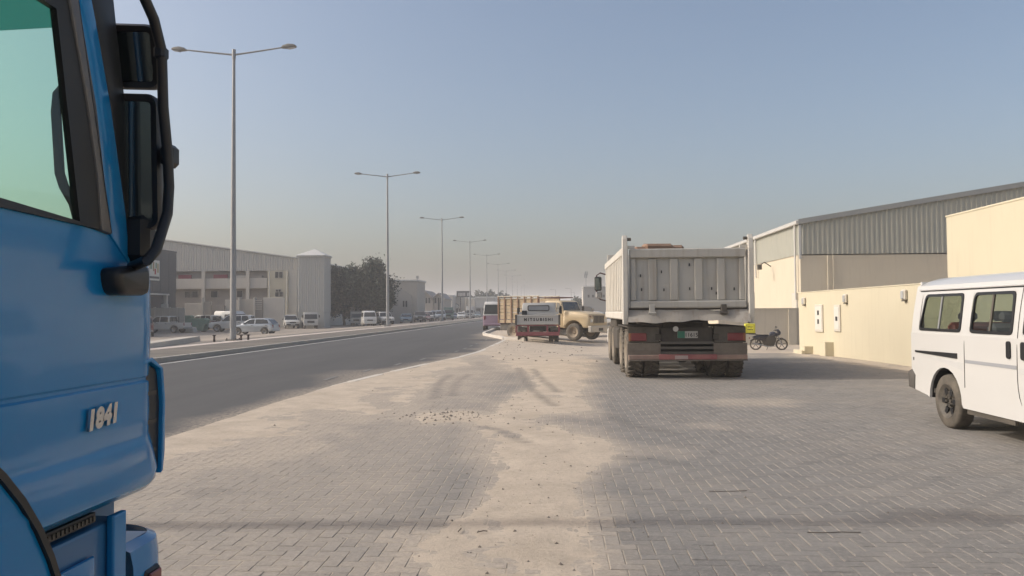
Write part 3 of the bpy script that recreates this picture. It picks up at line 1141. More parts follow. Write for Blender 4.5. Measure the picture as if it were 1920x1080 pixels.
x = -L
sheets = []
while x < -.01:
    if x > x0 - x1 - 1:
        corrugated(1.0, zcl + .6, rz_l(x), rz_l(x + 1), .33, .05).build('cladding_sheet', GCLAD, t, loc=(x, -random.uniform(0, .008), 0))
    x += 1.0
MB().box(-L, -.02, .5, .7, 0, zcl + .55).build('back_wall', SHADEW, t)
MB().box(-L, 0, .72, 60, 0, zr + .3).build('hall', GCLAD, t)
for s in (0, 1):
    a, e = ((-L - .2, zr + .6), (xp - x1, zl + .65)) if s == 0 else ((xp - x1, zl + .65), (.2, zr + .6))
    MB().add([(a[0], -.25, a[1]), (e[0], -.25, e[1]), (e[0], 60, e[1]), (a[0], 60, a[1]), (a[0], -.25, a[1] + .16), (e[0], -.25, e[1] + .16), (e[0], 60, e[1] + .16), (a[0], 60, a[1] + .16)],
             [(0, 3, 2, 1), (4, 5, 6, 7), (0, 1, 5, 4), (1, 2, 6, 5), (2, 3, 7, 6), (3, 0, 4, 7)]).build('roof', TRIM, t)
zb0, zb1 = on_Y(440, 541, FY_).z + .6, on_Y(440, 522, FY_).z + .6
xb1 = on_Y(502, 530, FY_).x - x1
MB().box(x0 - x1 - 6, xb1, -.35, -.2, zb0, zb1).build('balcony_parapet', OFFW, t)
MB().box(x0 - x1 - 6, xb1, -.2, .5, zb0 - .02, zb0 + .22).build('balcony_slab', OFFW, t)
for px in (322, 384, 467):
    xx = on_Y(px, 540, FY_).x - x1
    MB().box(xx - .22, xx + .22, -.55, -.36, 0, zcl + .58).build('column', OFFW, t)
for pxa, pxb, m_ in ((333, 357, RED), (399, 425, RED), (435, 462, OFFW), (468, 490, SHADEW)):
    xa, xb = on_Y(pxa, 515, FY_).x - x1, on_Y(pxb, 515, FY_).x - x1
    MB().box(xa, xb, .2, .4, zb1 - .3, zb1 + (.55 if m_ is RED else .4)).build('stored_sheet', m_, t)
for pxa, pxb in ((344, 353), (358, 368), (393, 405), (442, 452)):
    xa, xb = on_Y(pxa, 550, FY_).x - x1, on_Y(pxb, 550, FY_).x - x1
    zz = on_Y(350, 558, FY_).z + .6
    f = MB().box(xa - .06, xb + .06, .42, .498, zz - .06, zz + .9).build('window', FRAMEM, t)
    MB().box(xa, xb, .40, .418, zz, zz + .84).build('pane', WINP, f)
# lit stair bay at the right of the facade
xa = on_Y(503, 520, FY_).x - x1
xe = on_Y(541, 520, FY_).x - x1
MB().box(xa, xe, -.3, .5, 0, zcl + .55).build('stair_bay', mat('pale_yellow_render', (.50, .46, .36), .9, var=.08, streak=.3, streakcol=(.3, .27, .22)), t)
MB().box(xe + .003, -.05, -.18, .5, 0, zcl + .57).build('end_bay', GCLAD, t)
for px0, px1, py0, py1 in ((518, 531, 510, 521), (519, 528, 543, 547), (518, 532, 548, 556)):
    a, e = on_Y(px0, py1, FY_), on_Y(px1, py0, FY_)
    f = MB().box(a.x - x1 - .06, e.x - x1 + .06, -.36, -.302, a.z + .54, e.z + .66).build('window', FRAMEM, t)
    MB().box(a.x - x1, (a.x + e.x) / 2 - x1 - .06, -.38, -.362, a.z + .6, e.z + .6).box((a.x + e.x) / 2 - x1 + .06, e.x - x1, -.38, -.362, a.z + .6, e.z + .6).build('pane', WINP, f)
for px in (507, 540):
    xx = on_Y(px, 520, FY_).x - x1
    MB().cyl((xx, -.42, 0), (xx, -.42, zcl + .5), .06, n=8).build('downpipe', TRIM, t)

# square tower with pyramid roof
TY = 103.0
a, e = on_Y(558, 520, TY), on_Y(608, 520, TY)
zt = on_Y(585, 481.5, TY).z
t = thing('square_tower', 'square grey ribbed tower with low pyramid roof beside the dark tree', 'tower', (a.x, TY, -.6))
wT = e.x - a.x
nS = 4
for i in range(nS):
    corrugated(wT / nS, 2.2, zt + .6, zt + .6, .3, .045).build('cladding_sheet', TCLAD, t, loc=(i * wT / nS, 0, 0))
for i in range(3):
    o = corrugated(1.0, 2.2, zt + .6, zt + .6, .3, .045).build('cladding_sheet', TCLAD, t, loc=(wT, i * 1.0, 0))
    o.rotation_euler = (0, 0, PI / 2)
MB().box(.03, wT - .03, .03, 2.95, 0, zt + .55).build('core', TCLAD, t)
MB().box(-.15, wT + .15, -.15, 3.1, zt + .605, zt + .78, .02).build('eaves', TRIM, t)
MB().add([(-.25, -.25, zt + .785), (wT + .25, -.25, zt + .785), (wT + .25, 3.2, zt + .785), (-.25, 3.2, zt + .785), (wT / 2, 1.5, zt + 1.75)], [(0, 1, 4), (1, 2, 4), (2, 3, 4), (3, 0, 4), (3, 2, 1, 0)]).build('roof', TRIM, t)

# charcoal showroom at the very left, its side along the street
CX = -46.0
ye = CX / ((330 - 1043) / 1500.) * 1.0
pe = on_X(330, 475, CX)
pn = on_X(258, 466, CX)
t = thing('charcoal_showroom', 'charcoal panelled showroom with a white sign board at the left', 'building', (CX, pe.y, -.6))
MB().box(-16, 0, -30, 0, 0, pe.z + .6).build('wall', CHAR, t)
for k in range(10):
    MB().box(.003, .05, -1.9 * (k + 1) + .02, -1.9 * k - .02, 4.7, pe.z + .55, .01).build('panel', CHAR, t)
MB().box(-16.05, .09, -30.05, .05, pe.z + .605, pe.z + .8).build('parapet', CHAR, t)
a, e = on_X(250, 523, CX), on_X(297, 489, CX)
sg = MB().box(.055, .16, a.y - pe.y - 1.5, e.y - pe.y, a.z + .6, e.z + .6, .02).build('sign_board', SIGNW, t)
for k, (f0, f1, g0, g1, cc) in enumerate(((.60, .66, .35, .9, (.03, .03, .03)), (.68, .75, .55, .85, (.20, .28, .2)), (.78, .82, .45, .9, (.3, .2, .08)), (.83, .88, .3, .58, (.4, .05, .05)), (.86, .9, .6, .88, (.10, .2, .1)), (.92, .96, .4, .85, (.35, .25, .06)), (.4, .98, .09, .2, (.06, .06, .07)), (.5, .56, .4, .8, (.1, .1, .1)))):
    ya, yb = a.y - pe.y - 1.5, e.y - pe.y
    za, zb = a.z + .6, e.z + .6
    MB().box(.162, .168, ya + (yb - ya) * f0, ya + (yb - ya) * f1, za + (zb - za) * g0, za + (zb - za) * g1).build('print', mat('sign_print_%d' % k, cc, .6), sg)
MB().box(.055, .12, -14, -3.6, .2, 4.0).build('shutter_opening', mat('navy_shutter', (.012, .018, .035), .4), t)
MB().box(.0, .4, -3.1, -2.75, 0, 4.25).build('post', OFFW, t)
MB().box(.003, .5, -14.2, -2.6, 4.26, 4.42).build('door_canopy', TRIM, t)
# low block wall in front of it
WY = 88.0
a, e = on_Y(235, 577, WY), on_Y(346, 577, WY)
t = thing('block_wall', 'low beige block wall behind the white double-cab pickup', 'wall', (a.x, WY, -.55))
n = 8
for i in range(n):
    w = (e.x - a.x) / n
    MB().box(i * w + .02, (i + 1) * w - .02, 0, .18, 0, a.z + .5, .01).build('wall_panel', BEIGE, t)
    MB().box(i * w - .12, i * w + .0195, -.06, .24, 0, a.z + .58).build('pier', BEIGE, t)
for k, px in enumerate((270, 309)):
    p = on_Y(px, 575, WY + .6)
    o = MB().box(-.38, .38, 0, .3, 0, .55, .02).build('air_conditioner_unit', OFFW, None, loc=(p.x, WY + .4, p.z - .25))
    tag(o, ('pale box unit showing over the block wall, left one', 'pale box unit showing over the block wall, right one')[k], 'box unit', 'box units behind the block wall')

# clutter wall, gate and cabins below the balcony
CY = 100.0
t = thing('yard_fence_wall', 'patched beige yard wall with gate under the warehouse balcony', 'wall', (on_Y(345, 560, CY).x, CY, -.6))
ox = on_Y(345, 560, CY).x
for px0, px1, py, m_ in ((347, 380, 569, OFFW), (382, 396, 566, BEIGE), (397, 421, 572, SHADEW), (422, 432, 562, OFFW), (434, 448, 563, OFFW), (450, 477, 561, BEIGE), (479, 493, 560, SHADEW), (494, 533, 558, OFFW)):
    a, e = on_Y(px0, py, CY), on_Y(px1, py, CY)
    MB().box(a.x - ox, e.x - ox, -.2 * random.random(), .25, 0, a.z + .6, .02).build('wall_panel', m_, t)
for px in (381, 449, 478):
    a = on_Y(px, 560, CY)
    MB().box(a.x - ox - .12, a.x - ox + .12, -.3, .3, 0, a.z + .75).build('gate_post', OFFW, t)
for i in range(5):
    a, e = on_Y(480, 563 + i * 4, CY), on_Y(492, 563 + i * 4, CY)
    MB().box(a.x - ox, e.x - ox, -.26, -.21, a.z + .5, a.z + .62).build('louvre', OFFW, t)

# plain grey block and twin gabled houses farther down, behind the second and third lamps
Y0 = 140.0
a, e = on_Y(737, 560, Y0), on_Y(772, 560, Y0)
ztop = on_Y(770, 527, Y0).z
zlo = on_Y(742, 533, Y0).z
t = thing('gabled_block', 'plain grey-beige two-storey block right of the dark tree', 'building', (a.x, Y0, -.6))
wB = e.x - a.x
MB().prism([(-3, 0), (wB, 0), (wB, ztop - 2.0), (-.2, zlo + .9), (-3, zlo - .8)], 0, 8, 'y').build('wall', mat('block_grey', (.36, .34, .31), .9, var=.08, dust=.2), t)
MB().box(.2, wB + .9, .3, 9, 0, ztop + .6).build('rear_wing', mat('block_beige', (.42, .385, .335), .9, var=.08, dust=.2), t)
MB().box(.0, wB + 1.1, .1, 9.2, ztop + .605, ztop + .85).build('parapet', TRIM, t)
for px in (757, 762):
    p = on_Y(px, 575, Y0)
    f = MB().box(p.x - a.x - .22, p.x - a.x + .22, -.08, -.003, p.z + .5, p.z + 1.7).build('window', FRAMEM, t)
    MB().box(p.x - a.x - .16, p.x - a.x + .16, -.1, -.0805, p.z + .56, p.z + 1.64).build('pane', WINP, f)
Y0 = 175.0
HOUSE = mat('house_beige', (.44, .40, .35), .9, var=.08, dust=.2)
HROOF = mat('house_roof', (.30, .27, .25), .8, var=.1)
for k, (pa, pp, pb, pz, pe_) in enumerate(((780, 797, 812, 547, 561), (812, 822, 832, 551, 561))):
    a, e, ap, ev = on_Y(pa, 560, Y0), on_Y(pb, 560, Y0), on_Y(pp, pz, Y0), on_Y(pa, pe_, Y0)
    t = thing('gabled_house', ('larger gabled beige house left of the third lamp', 'smaller gabled house with tall dark stair window next to the larger one')[k], 'house', (a.x, Y0 + k * .4, -.6), 0, 'gabled houses down the road')
    w = e.x - a.x
    MB().prism([(0, 0), (w - .05, 0), (w - .05, ev.z + .6), (ap.x - a.x, ap.z + .5), (0, ev.z + .6)], 0, 12, 'y').build('wall', HOUSE, t)
    for s in (0, 1):
        p0, p1 = ((-.4, ev.z + .45), (ap.x - a.x, ap.z + .6)) if s == 0 else ((ap.x - a.x, ap.z + .6), (w + .2, ev.z + .45))
        MB().add([(p0[0], -.5, p0[1]), (p1[0], -.5, p1[1]), (p1[0], 12.3, p1[1]), (p0[0], 12.3, p0[1]), (p0[0], -.5, p0[1] + .28), (p1[0], -.5, p1[1] + .28), (p1[0], 12.3, p1[1] + .28), (p0[0], 12.3, p0[1] + .28)],
                 [(0, 3, 2, 1), (4, 5, 6, 7), (0, 1, 5, 4), (1, 2, 6, 5), (2, 3, 7, 6), (3, 0, 4, 7)]).build('roof', HROOF, t)
    for fr in ((.25, .42, .62, .78) if k == 0 else (.2, .75)):
        f = MB().box(w * fr - .28, w * fr + .28, -.1, -.003, 3.9, 5.3).build('window', FRAMEM, t)
        MB().box(w * fr - .2, w * fr + .2, -.12, -.1005, 4.0, 5.2).build('pane', WINP, f)
    if k:
        MB().box(w * .42, w * .58, -.1, -.003, 1.0, 5.2).build('stair_window', WINP, t)
t = thing('antenna_mast', 'thin pale lattice mast rising behind the gabled houses', 'mast', (on_Y(783, 560, 190).x, 190, -.6))
MB().cyl((0, 0, 0), (0, 0, on_Y(783, 516, 190).z + .6), .12, .05, 6).build('pole', STEEL, t)
MB().box(-.3, .3, -.1, .1, on_Y(783, 518, 190).z, on_Y(783, 516, 190).z + .4).build('antenna', STEEL, t)

# long low showrooms
for k, (px0, px1, py0, Y_, m_, lb) in enumerate(((833, 849, 556, 205, OFFW, 'pale flat-roofed shop unit just right of the third lamp'), (848, 866, 557, 212, BEIGE, 'beige flat-roofed shop unit with a round sign below the billboard'),
                                                (866, 890, 561, 225, OFFW, 'low pale unit with ribbed wall right of the billboard'), (891, 928, 559, 215, GCLAD, 'long grey shed with upper and lower bands before the far trees'))):
    a, e = on_Y(px0, py0, Y_), on_Y(px1, py0, Y_)
    t = thing('shop_unit', lb, 'shop', (a.x, Y_, -.6), 0, 'flat-roofed shop units down the road')
    w = e.x - a.x - .1
    MB().box(0, w, 0, 10, 0, a.z + .6).build('wall', m_, t)
    MB().box(-.1, w + .1, -.25, 10.1, a.z + .605, a.z + 1.0).build('parapet', TRIM, t)
    MB().box(.1, w - .1, -.8, -.003, 3.2, 3.45).build('shop_canopy', TRIM, t)
    nW = 3
    for i in range(nW):
        MB().box(w * (i + .15) / nW, w * (i + .85) / nW, -.06, -.003, .4, 2.9).build('shop_window', WINP, t)
    if k == 1:
        MB().cyl((w * .45, -.25, a.z - 1.9), (w * .45, -.05, a.z - 1.9), .75, n=20).build('round_sign', mat('sign_ring', (.06, .06, .06), .6), t)
        MB().cyl((w * .45, -.30, a.z - 1.9), (w * .45, -.251, a.z - 1.9), .58, n=20).build('round_sign_face', SIGNW, t)
Y0 = 198.0
a, e = on_Y(856, 557.5, Y0), on_Y(883, 545.5, Y0)
t = thing('billboard', 'dark rectangular billboard on two posts above the shop units', 'billboard', (a.x, Y0, -.6))
w = e.x - a.x
MB().box(0, w, 0, .35, a.z + .6, e.z + .6, .03).build('panel', mat('billboard_dark', (.03, .032, .036), .5), t)
for i in range(8):
    if i != 5:
        MB().box(w * (.13 + i * .1), w * (.20 + i * .1), -.03, -.003, (a.z + e.z) / 2 + .15, (a.z + e.z) / 2 + .6 + .35).build('letter_mark', mat('letter_grey', (.4, .4, .4), .6), t)
for f in (.28, .72):
    MB().box(w * f - .12, w * f + .12, .1, .34, 0, a.z + .58).build('post', DARKMETAL, t)

# far side of the forecourt: tower block with telecom mast, canopies
Y0 = 190.0
a, e = on_Y(1095, 545, Y0), on_Y(1124, 540, Y0)
t = thing('far_block', 'grey flat-roofed block with a row of small windows left of the dump truck', 'building', (a.x, Y0, -.4))
w = 8.5
MB().box(0, w, 0, 10, 0, on_Y(1100, 538.5, Y0).z + .4).build('wall', mat('far_grey', (.30, .295, .275), .9, var=.06), t)
MB().box(-.2, w + .2, -.2, 10, on_Y(1100, 538.5, Y0).z + .405, on_Y(1100, 537, Y0).z + .5).build('parapet', TRIM, t)
for f in (.1, .22, .38, .52, .66, .8):
    MB().box(w * f, w * f + .45, -.05, -.003, on_Y(1100, 555.5, Y0).z + .1, on_Y(1100, 553.5, Y0).z + .5).build('window', WINP, t)
MB().box(-.25, -.003, 0, 9, 0, on_Y(1100, 540, Y0).z + .2).build('lit_side', OFFW, t)  # paler slab: sun on this side is put into the colour
t = thing('telecom_mast', 'slim telecom mast with clustered antennas on the far grey block', 'mast', (on_Y(1099, 540, 196).x, 196, -.4))
zb, zt_ = on_Y(1099, 560, 196).z + .4, on_Y(1099, 509, 196).z + .4
MB().cyl((0, 0, 0), (0, 0, zt_), .14, .08, 8).build('pole', STEEL, t)
for i in range(6):
    a_ = i * PI / 3
    MB().box(-.12, .12, -.06, .06, zt_ - (1.6 if i % 2 else .9), zt_ - (.6 if i % 2 else 0), 0, Matrix.Translation((math.cos(a_) * .32, math.sin(a_) * .32, 0))).build('antenna_panel', STEEL, t)
for k, (px, pt, Y_, s) in enumerate(((1042, 543, 260, 1), (1071, 541, 250, -1), (1077, 548, 300, 1))):
    p = on_Y(px, 560, Y_)
    t = thing('distant_lamp', ('faint single-arm lamp, leftmost of three beyond the trucks', 'faint single-arm lamp, middle of three beyond the trucks', 'faint single-arm lamp, rightmost of three beyond the trucks')[k], 'street lamp', (p.x, Y_, -.35), 0, 'faint lamps on the far right side')
    zt_ = on_Y(px, pt, Y_).z + .35
    MB().cyl((0, 0, 0), (0, 0, zt_), .12, .06, 8).build('pole', STEEL, t)
    MB().tube([(0, 0, zt_ - .1), (-1.4, 0, zt_ + .05)], .05, 6).box(-1.9, -1.3, -.12, .12, zt_, zt_ + .12).build('arm', STEEL, t)

# ------------------------------------------------------------------ trees
def leaf_mat(name, dark, light):
    m, nt, b = nodes_of(name)
    rnd = N(nt, 'ShaderNodeNewGeometry').outputs['Random Per Island']
    c = mixcol(nt, rnd, dark, light)
    nt.links.new(c, b.inputs['Base Color'])
    b.inputs['Roughness'].default_value = .6
    return m


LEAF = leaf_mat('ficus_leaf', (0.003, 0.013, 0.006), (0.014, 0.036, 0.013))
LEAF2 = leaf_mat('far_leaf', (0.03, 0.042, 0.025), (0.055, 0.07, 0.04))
BARK = mat('bark', (0.09, 0.07, 0.055), .9, var=.3, bump=.5, bscale=12)


def tree(loc, h, rx, ry, zc, rzv, nclump, per, leaf, label, m, trunk_h=2.2, seed=1, group=None):
    rn = np.random.default_rng(seed)
    t = thing('broadleaf_tree', label, 'tree', loc, 0, group)
    mb = MB()
    mb.tube([(0, 0, -.2), (.05, .02, trunk_h * .5), (-.05, 0, trunk_h), (.1, .1, zc)], [.28, .22, .2, .1], 8)
    for i in range(6):
        a = i * 1.05 + .3
        mb.tube([(0, 0, trunk_h * .9), (math.cos(a) * rx * .3, math.sin(a) * ry * .3, zc - rzv * .2), (math.cos(a) * rx * .65, math.sin(a) * ry * .65, zc + rzv * .25 * (i % 3))], [.13, .08, .03], 6)
    mb.build('trunk', BARK, t, 60)
    V, k = [], 0
    d = rn.normal(size=(nclump, 3))
    d /= np.linalg.norm(d, axis=1)[:, None]
    r = rn.uniform(.35, 1, nclump) ** .5
    lump = .78 + .34 * np.sin(d[:, 0] * 5 + seed) * np.cos(d[:, 2] * 4.3 + seed * 2) + .18 * rn.random(nclump)
    C = d * (r * lump)[:, None] * np.array([rx, ry, rzv]) + np.array([0, 0, zc])
    cr = rn.uniform(.28, .62, nclump) * min(rx, rzv) * .28
    P = C[:, None, :] + rn.normal(size=(nclump, per, 3)) * cr[:, None, None]
    P = P.reshape(-1, 3)
    n = len(P)
    u = rn.normal(size=(n, 3)); u /= np.linalg.norm(u, axis=1)[:, None]
    w_ = np.cross(u, rn.normal(size=(n, 3))); w_ /= np.linalg.norm(w_, axis=1)[:, None]
    s = rn.uniform(.6, 1.3, n)[:, None] * leaf
    V = np.stack([P - u * s, P + w_ * s * .5, P + u * s, P - w_ * s * .5], 1).reshape(-1, 3)
    F = np.arange(n * 4).reshape(-1, 4)
    me = bpy.data.meshes.new('crown')
    me.from_pydata(V.tolist(), [], F.tolist())
    me.materials.append(m)
    o = bpy.data.objects.new('crown', me)
    COL.objects.link(o)
    o.parent = t
    return t


def tree_px(pxc, pxw, pt, pb, Y, label, m, nclump=330, per=34, leaf=.2, seed=1, group=None):
    c0, top, bot = on_Y(pxc, (pt + pb) / 2, Y), on_Y(pxc, pt, Y), on_Y(pxc, pb, Y)
    rx = pxw / 2 / 1500 * Y
    z0 = -.5 if pxc < 900 else 0
    hh = top.z - z0
    zb = bot.z - z0
    tree((c0.x, Y, z0), hh, rx, rx * .8, (hh + zb) / 2, (hh - zb) / 2, nclump, per, leaf, label, m, max(.8, zb * .8), seed, group)


tree_px(690, 88, 487, 600, 118, 'tall dark green ficus tree, centre of the clump beside the square tower', LEAF, 520, 36, .22, 3, 'ficus trees beside the tower')
tree_px(645, 64, 497, 602, 121, 'dark green ficus tree pressed against the square tower', LEAF, 420, 36, .22, 5, 'ficus trees beside the tower')
tree_px(717, 46, 519, 602, 115, 'lower dark green ficus tree just left of the second lamp', LEAF, 300, 34, .2, 8, 'ficus trees beside the tower')
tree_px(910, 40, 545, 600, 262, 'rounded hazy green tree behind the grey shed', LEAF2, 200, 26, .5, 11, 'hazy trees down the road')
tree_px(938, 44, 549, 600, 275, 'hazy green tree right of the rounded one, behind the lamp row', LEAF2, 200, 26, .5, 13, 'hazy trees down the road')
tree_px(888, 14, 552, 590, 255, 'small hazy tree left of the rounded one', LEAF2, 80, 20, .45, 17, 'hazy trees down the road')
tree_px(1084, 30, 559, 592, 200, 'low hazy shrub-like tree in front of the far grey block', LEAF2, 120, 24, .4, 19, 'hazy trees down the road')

# ================================================================== VEHICLES
PW = mat('white_car_paint', (0.60, 0.60, 0.58), .35, var=.05, coat=.4, dust=.25, dscale=.9)
PW2 = mat('aged_white_paint', (0.56, 0.55, 0.52), .45, var=.08, coat=.2, dust=.4, dscale=1.2)
PSILVER = mat('silver_blue_paint', (0.40, 0.44, 0.48), .35, .4, var=.05, coat=.5, dust=.2)
PMAROON = mat('maroon_paint', (0.14, 0.035, 0.04), .4, var=.1, coat=.3, dust=.45)
PTAN = mat('brown_beige_paint', (0.24, 0.17, 0.145), .45, var=.1, coat=.2, dust=.4)
PTEAL = mat('blue_grey_paint', (0.16, 0.24, 0.28), .35, .3, var=.08, coat=.4, dust=.3)
PDARK = mat('dark_grey_paint', (0.055, 0.06, 0.06), .35, .2, var=.1, coat=.4, dust=.35)
PGREEN = mat('green_truck_paint', (0.10, 0.20, 0.16), .45, var=.1, dust=.35)
GREENSKIP = mat('green_skip_paint', (0.10, 0.24, 0.18), .55, var=.15, dust=.45, streak=.4)
PPURPLE = mat('mauve_paint', (0.30, 0.20, 0.28), .45, var=.1, dust=.3)
GRILLE = mat('grille_black', (0.02, 0.02, 0.02), .5)


def wheel(parent, x, y, r, w, n=20, rim=RIM, tread=False, name='wheel', dish=.35):
    """wheel with its axis along y, outer side towards the sign of y"""
    s = 1 if y >= 0 else -1
    ty = MB().lathe([(r * .62, -w / 2), (r * .9, -w / 2), (r * .98, -w * .42), (r, -w * .3), (r, w * .3), (r * .98, w * .42), (r * .9, w / 2), (r * .62, w / 2), (r * .62, -w / 2)], (x, y, r), 'y', n, caps=False)
    o = ty.build(name, RUBBER, parent, 45)
    d = w / 2
    pr = [(r * .02, d - w * dish), (r * .2, d - w * dish), (r * .24, d - w * dish - .03), (r * .48, d - w * dish * .8), (r * .58, d - .01), (r * .64, d + .004), (r * .64, -d), (r * .02, -d)]
    if s < 0:
        pr = [(a, -b_) for a, b_ in pr][::-1]
    MB().lathe(pr, (x, y, r), 'y', n).build('rim', rim, o, 45)
    mbn = MB()
    for k in range(6):
        a = k * PI / 3
        c = (x + math.cos(a) * r * .16, y + s * (d - w * dish), r + math.sin(a) * r * .16)
        mbn.cyl(c, (c[0], c[1] + s * .03, c[2]), .018, n=6)
    mbn.build('wheel_nuts', DARKMETAL, o)
    if tread:
        mbt = MB()
        K = 26
        for k in range(K):
            a = 2 * PI * k / K
            for side in (-1, 1):
                M = Matrix.Translation((x, y, r)) @ Matrix.Rotation(a + side * .06, 4, 'Y') @ Matrix.Translation((0, side * w * .24, r)) @ Matrix.Rotation(side * .55, 4, 'Z')
                mbt.box(-.030, .030, -w * .25, w * .25, -.012, .020, M=M)
        mbt.build('tread', RUBBER, o)
    return o


def arch(xc, r, z0, n=8):
    """points of a wheel arch from front to rear, for a sill line at z0"""
    pts = []
    a0 = math.asin(max(-1, min(1, (z0 - r['z']) / r['r'])))
    for i in range(n + 1):
        a = a0 + (PI - 2 * a0) * i / n
        pts.append((xc + math.cos(a) * r['r'], r['z'] + math.sin(a) * r['r']))
    return pts


CARS = {
    # lower outline runs front bottom -> over the bonnet -> rear; cabin outline sits on the belt
    'hatch': dict(L=4.15, w=.86, belt=.92, low=[(2.05, .45), (2.03, .66), (1.85, .78), (.95, .95), (-1.70, .99), (-2.0, .92), (-2.08, .62), (-2.05, .36)],
                  cab=[(1.05, .93), (.25, 1.40), (-.05, 1.47), (-1.1, 1.49), (-1.55, 1.42), (-2.0, .97)], wheels=(1.27, -1.30), r=.31, sill=.25,
                  win=[[(.78, .99), (.22, 1.35), (-.02, 1.40), (-.32, 1.41), (-.32, 1.0)], [(-.40, 1.0), (-.40, 1.41), (-1.12, 1.41), (-1.52, 1.33), (-1.68, 1.02)]]),
    'sedan': dict(L=4.6, w=.88, belt=.92, low=[(2.28, .42), (2.27, .66), (2.05, .78), (1.0, .94), (-1.55, .98), (-2.2, .96), (-2.3, .62), (-2.27, .36)],
                  cab=[(1.1, .93), (.3, 1.38), (0, 1.45), (-.85, 1.45), (-1.2, 1.36), (-1.85, .97)], wheels=(1.4, -1.4), r=.32, sill=.24,
                  win=[[(.8, .99), (.26, 1.33), (-.02, 1.38), (-.36, 1.39), (-.36, 1.0)], [(-.44, 1.0), (-.44, 1.39), (-.84, 1.38), (-1.15, 1.30), (-1.5, 1.02)]]),
    'suv': dict(L=4.7, w=.92, belt=1.08, low=[(2.3, .5), (2.28, .92), (2.05, 1.03), (1.05, 1.12), (-2.1, 1.14), (-2.3, 1.05), (-2.32, .6), (-2.28, .45)],
                cab=[(1.15, 1.1), (.45, 1.70), (.15, 1.78), (-1.85, 1.80), (-2.12, 1.70), (-2.25, 1.13)], wheels=(1.4, -1.38), r=.38, sill=.36,
                win=[[(.85, 1.16), (.4, 1.64), (.2, 1.70), (-.25, 1.71), (-.25, 1.17)], [(-.33, 1.17), (-.33, 1.71), (-1.12, 1.72), (-1.12, 1.18)], [(-1.2, 1.18), (-1.2, 1.72), (-1.78, 1.71), (-2.0, 1.2)]]),
    'pickup': dict(L=5.1, w=.90, belt=1.05, low=[(2.5, .5), (2.48, .88), (2.3, 1.0), (1.25, 1.08), (-1.0, 1.10), (-1.0, 1.06), (-2.5, 1.07), (-2.55, .62), (-2.5, .5)],
                   cab=[(1.35, 1.06), (.65, 1.66), (.4, 1.74), (-.65, 1.75), (-.92, 1.68), (-1.0, 1.09)], wheels=(1.6, -1.5), r=.37, sill=.38,
                   win=[[(1.05, 1.13), (.6, 1.60), (.42, 1.67), (.1, 1.68), (.1, 1.14)], [(.02, 1.14), (.02, 1.68), (-.62, 1.68), (-.80, 1.6), (-.84, 1.15)]]),
    'van': dict(L=5.4, w=.95, belt=1.15, low=[(2.7, .5), (2.68, .95), (2.35, 1.12), (1.8, 1.2), (-2.65, 1.2), (-2.7, .9), (-2.68, .4)],
                cab=[(1.85, 1.18), (1.15, 1.95), (.8, 2.25), (-2.45, 2.28), (-2.62, 2.1), (-2.68, 1.19)], wheels=(1.75, -1.6), r=.35, sill=.32,
                win=[[(1.55, 1.25), (1.1, 1.78), (.55, 1.8), (.55, 1.26)], [(.4, 1.3), (.4, 1.85), (-.6, 1.86), (-.6, 1.3)]]),
    'minibus': dict(L=4.7, w=.86, belt=1.10, low=[(2.3, .45), (2.33, .85), (2.22, 1.12), (1.95, 1.16), (-2.25, 1.14), (-2.33, .8), (-2.3, .4)],
                    cab=[(2.2, 1.13), (1.55, 1.80), (1.2, 1.93), (-2.0, 1.95), (-2.2, 1.85), (-2.3, 1.13)], wheels=(1.35, -1.3), r=.33, sill=.30,
                    win=[[(1.75, 1.2), (1.4, 1.68), (.8, 1.7), (.8, 1.2)], [(.7, 1.2), (.7, 1.7), (-.6, 1.72), (-.6, 1.2)], [(-.7, 1.2), (-.7, 1.72), (-1.9, 1.72), (-2.05, 1.2)]]),
}


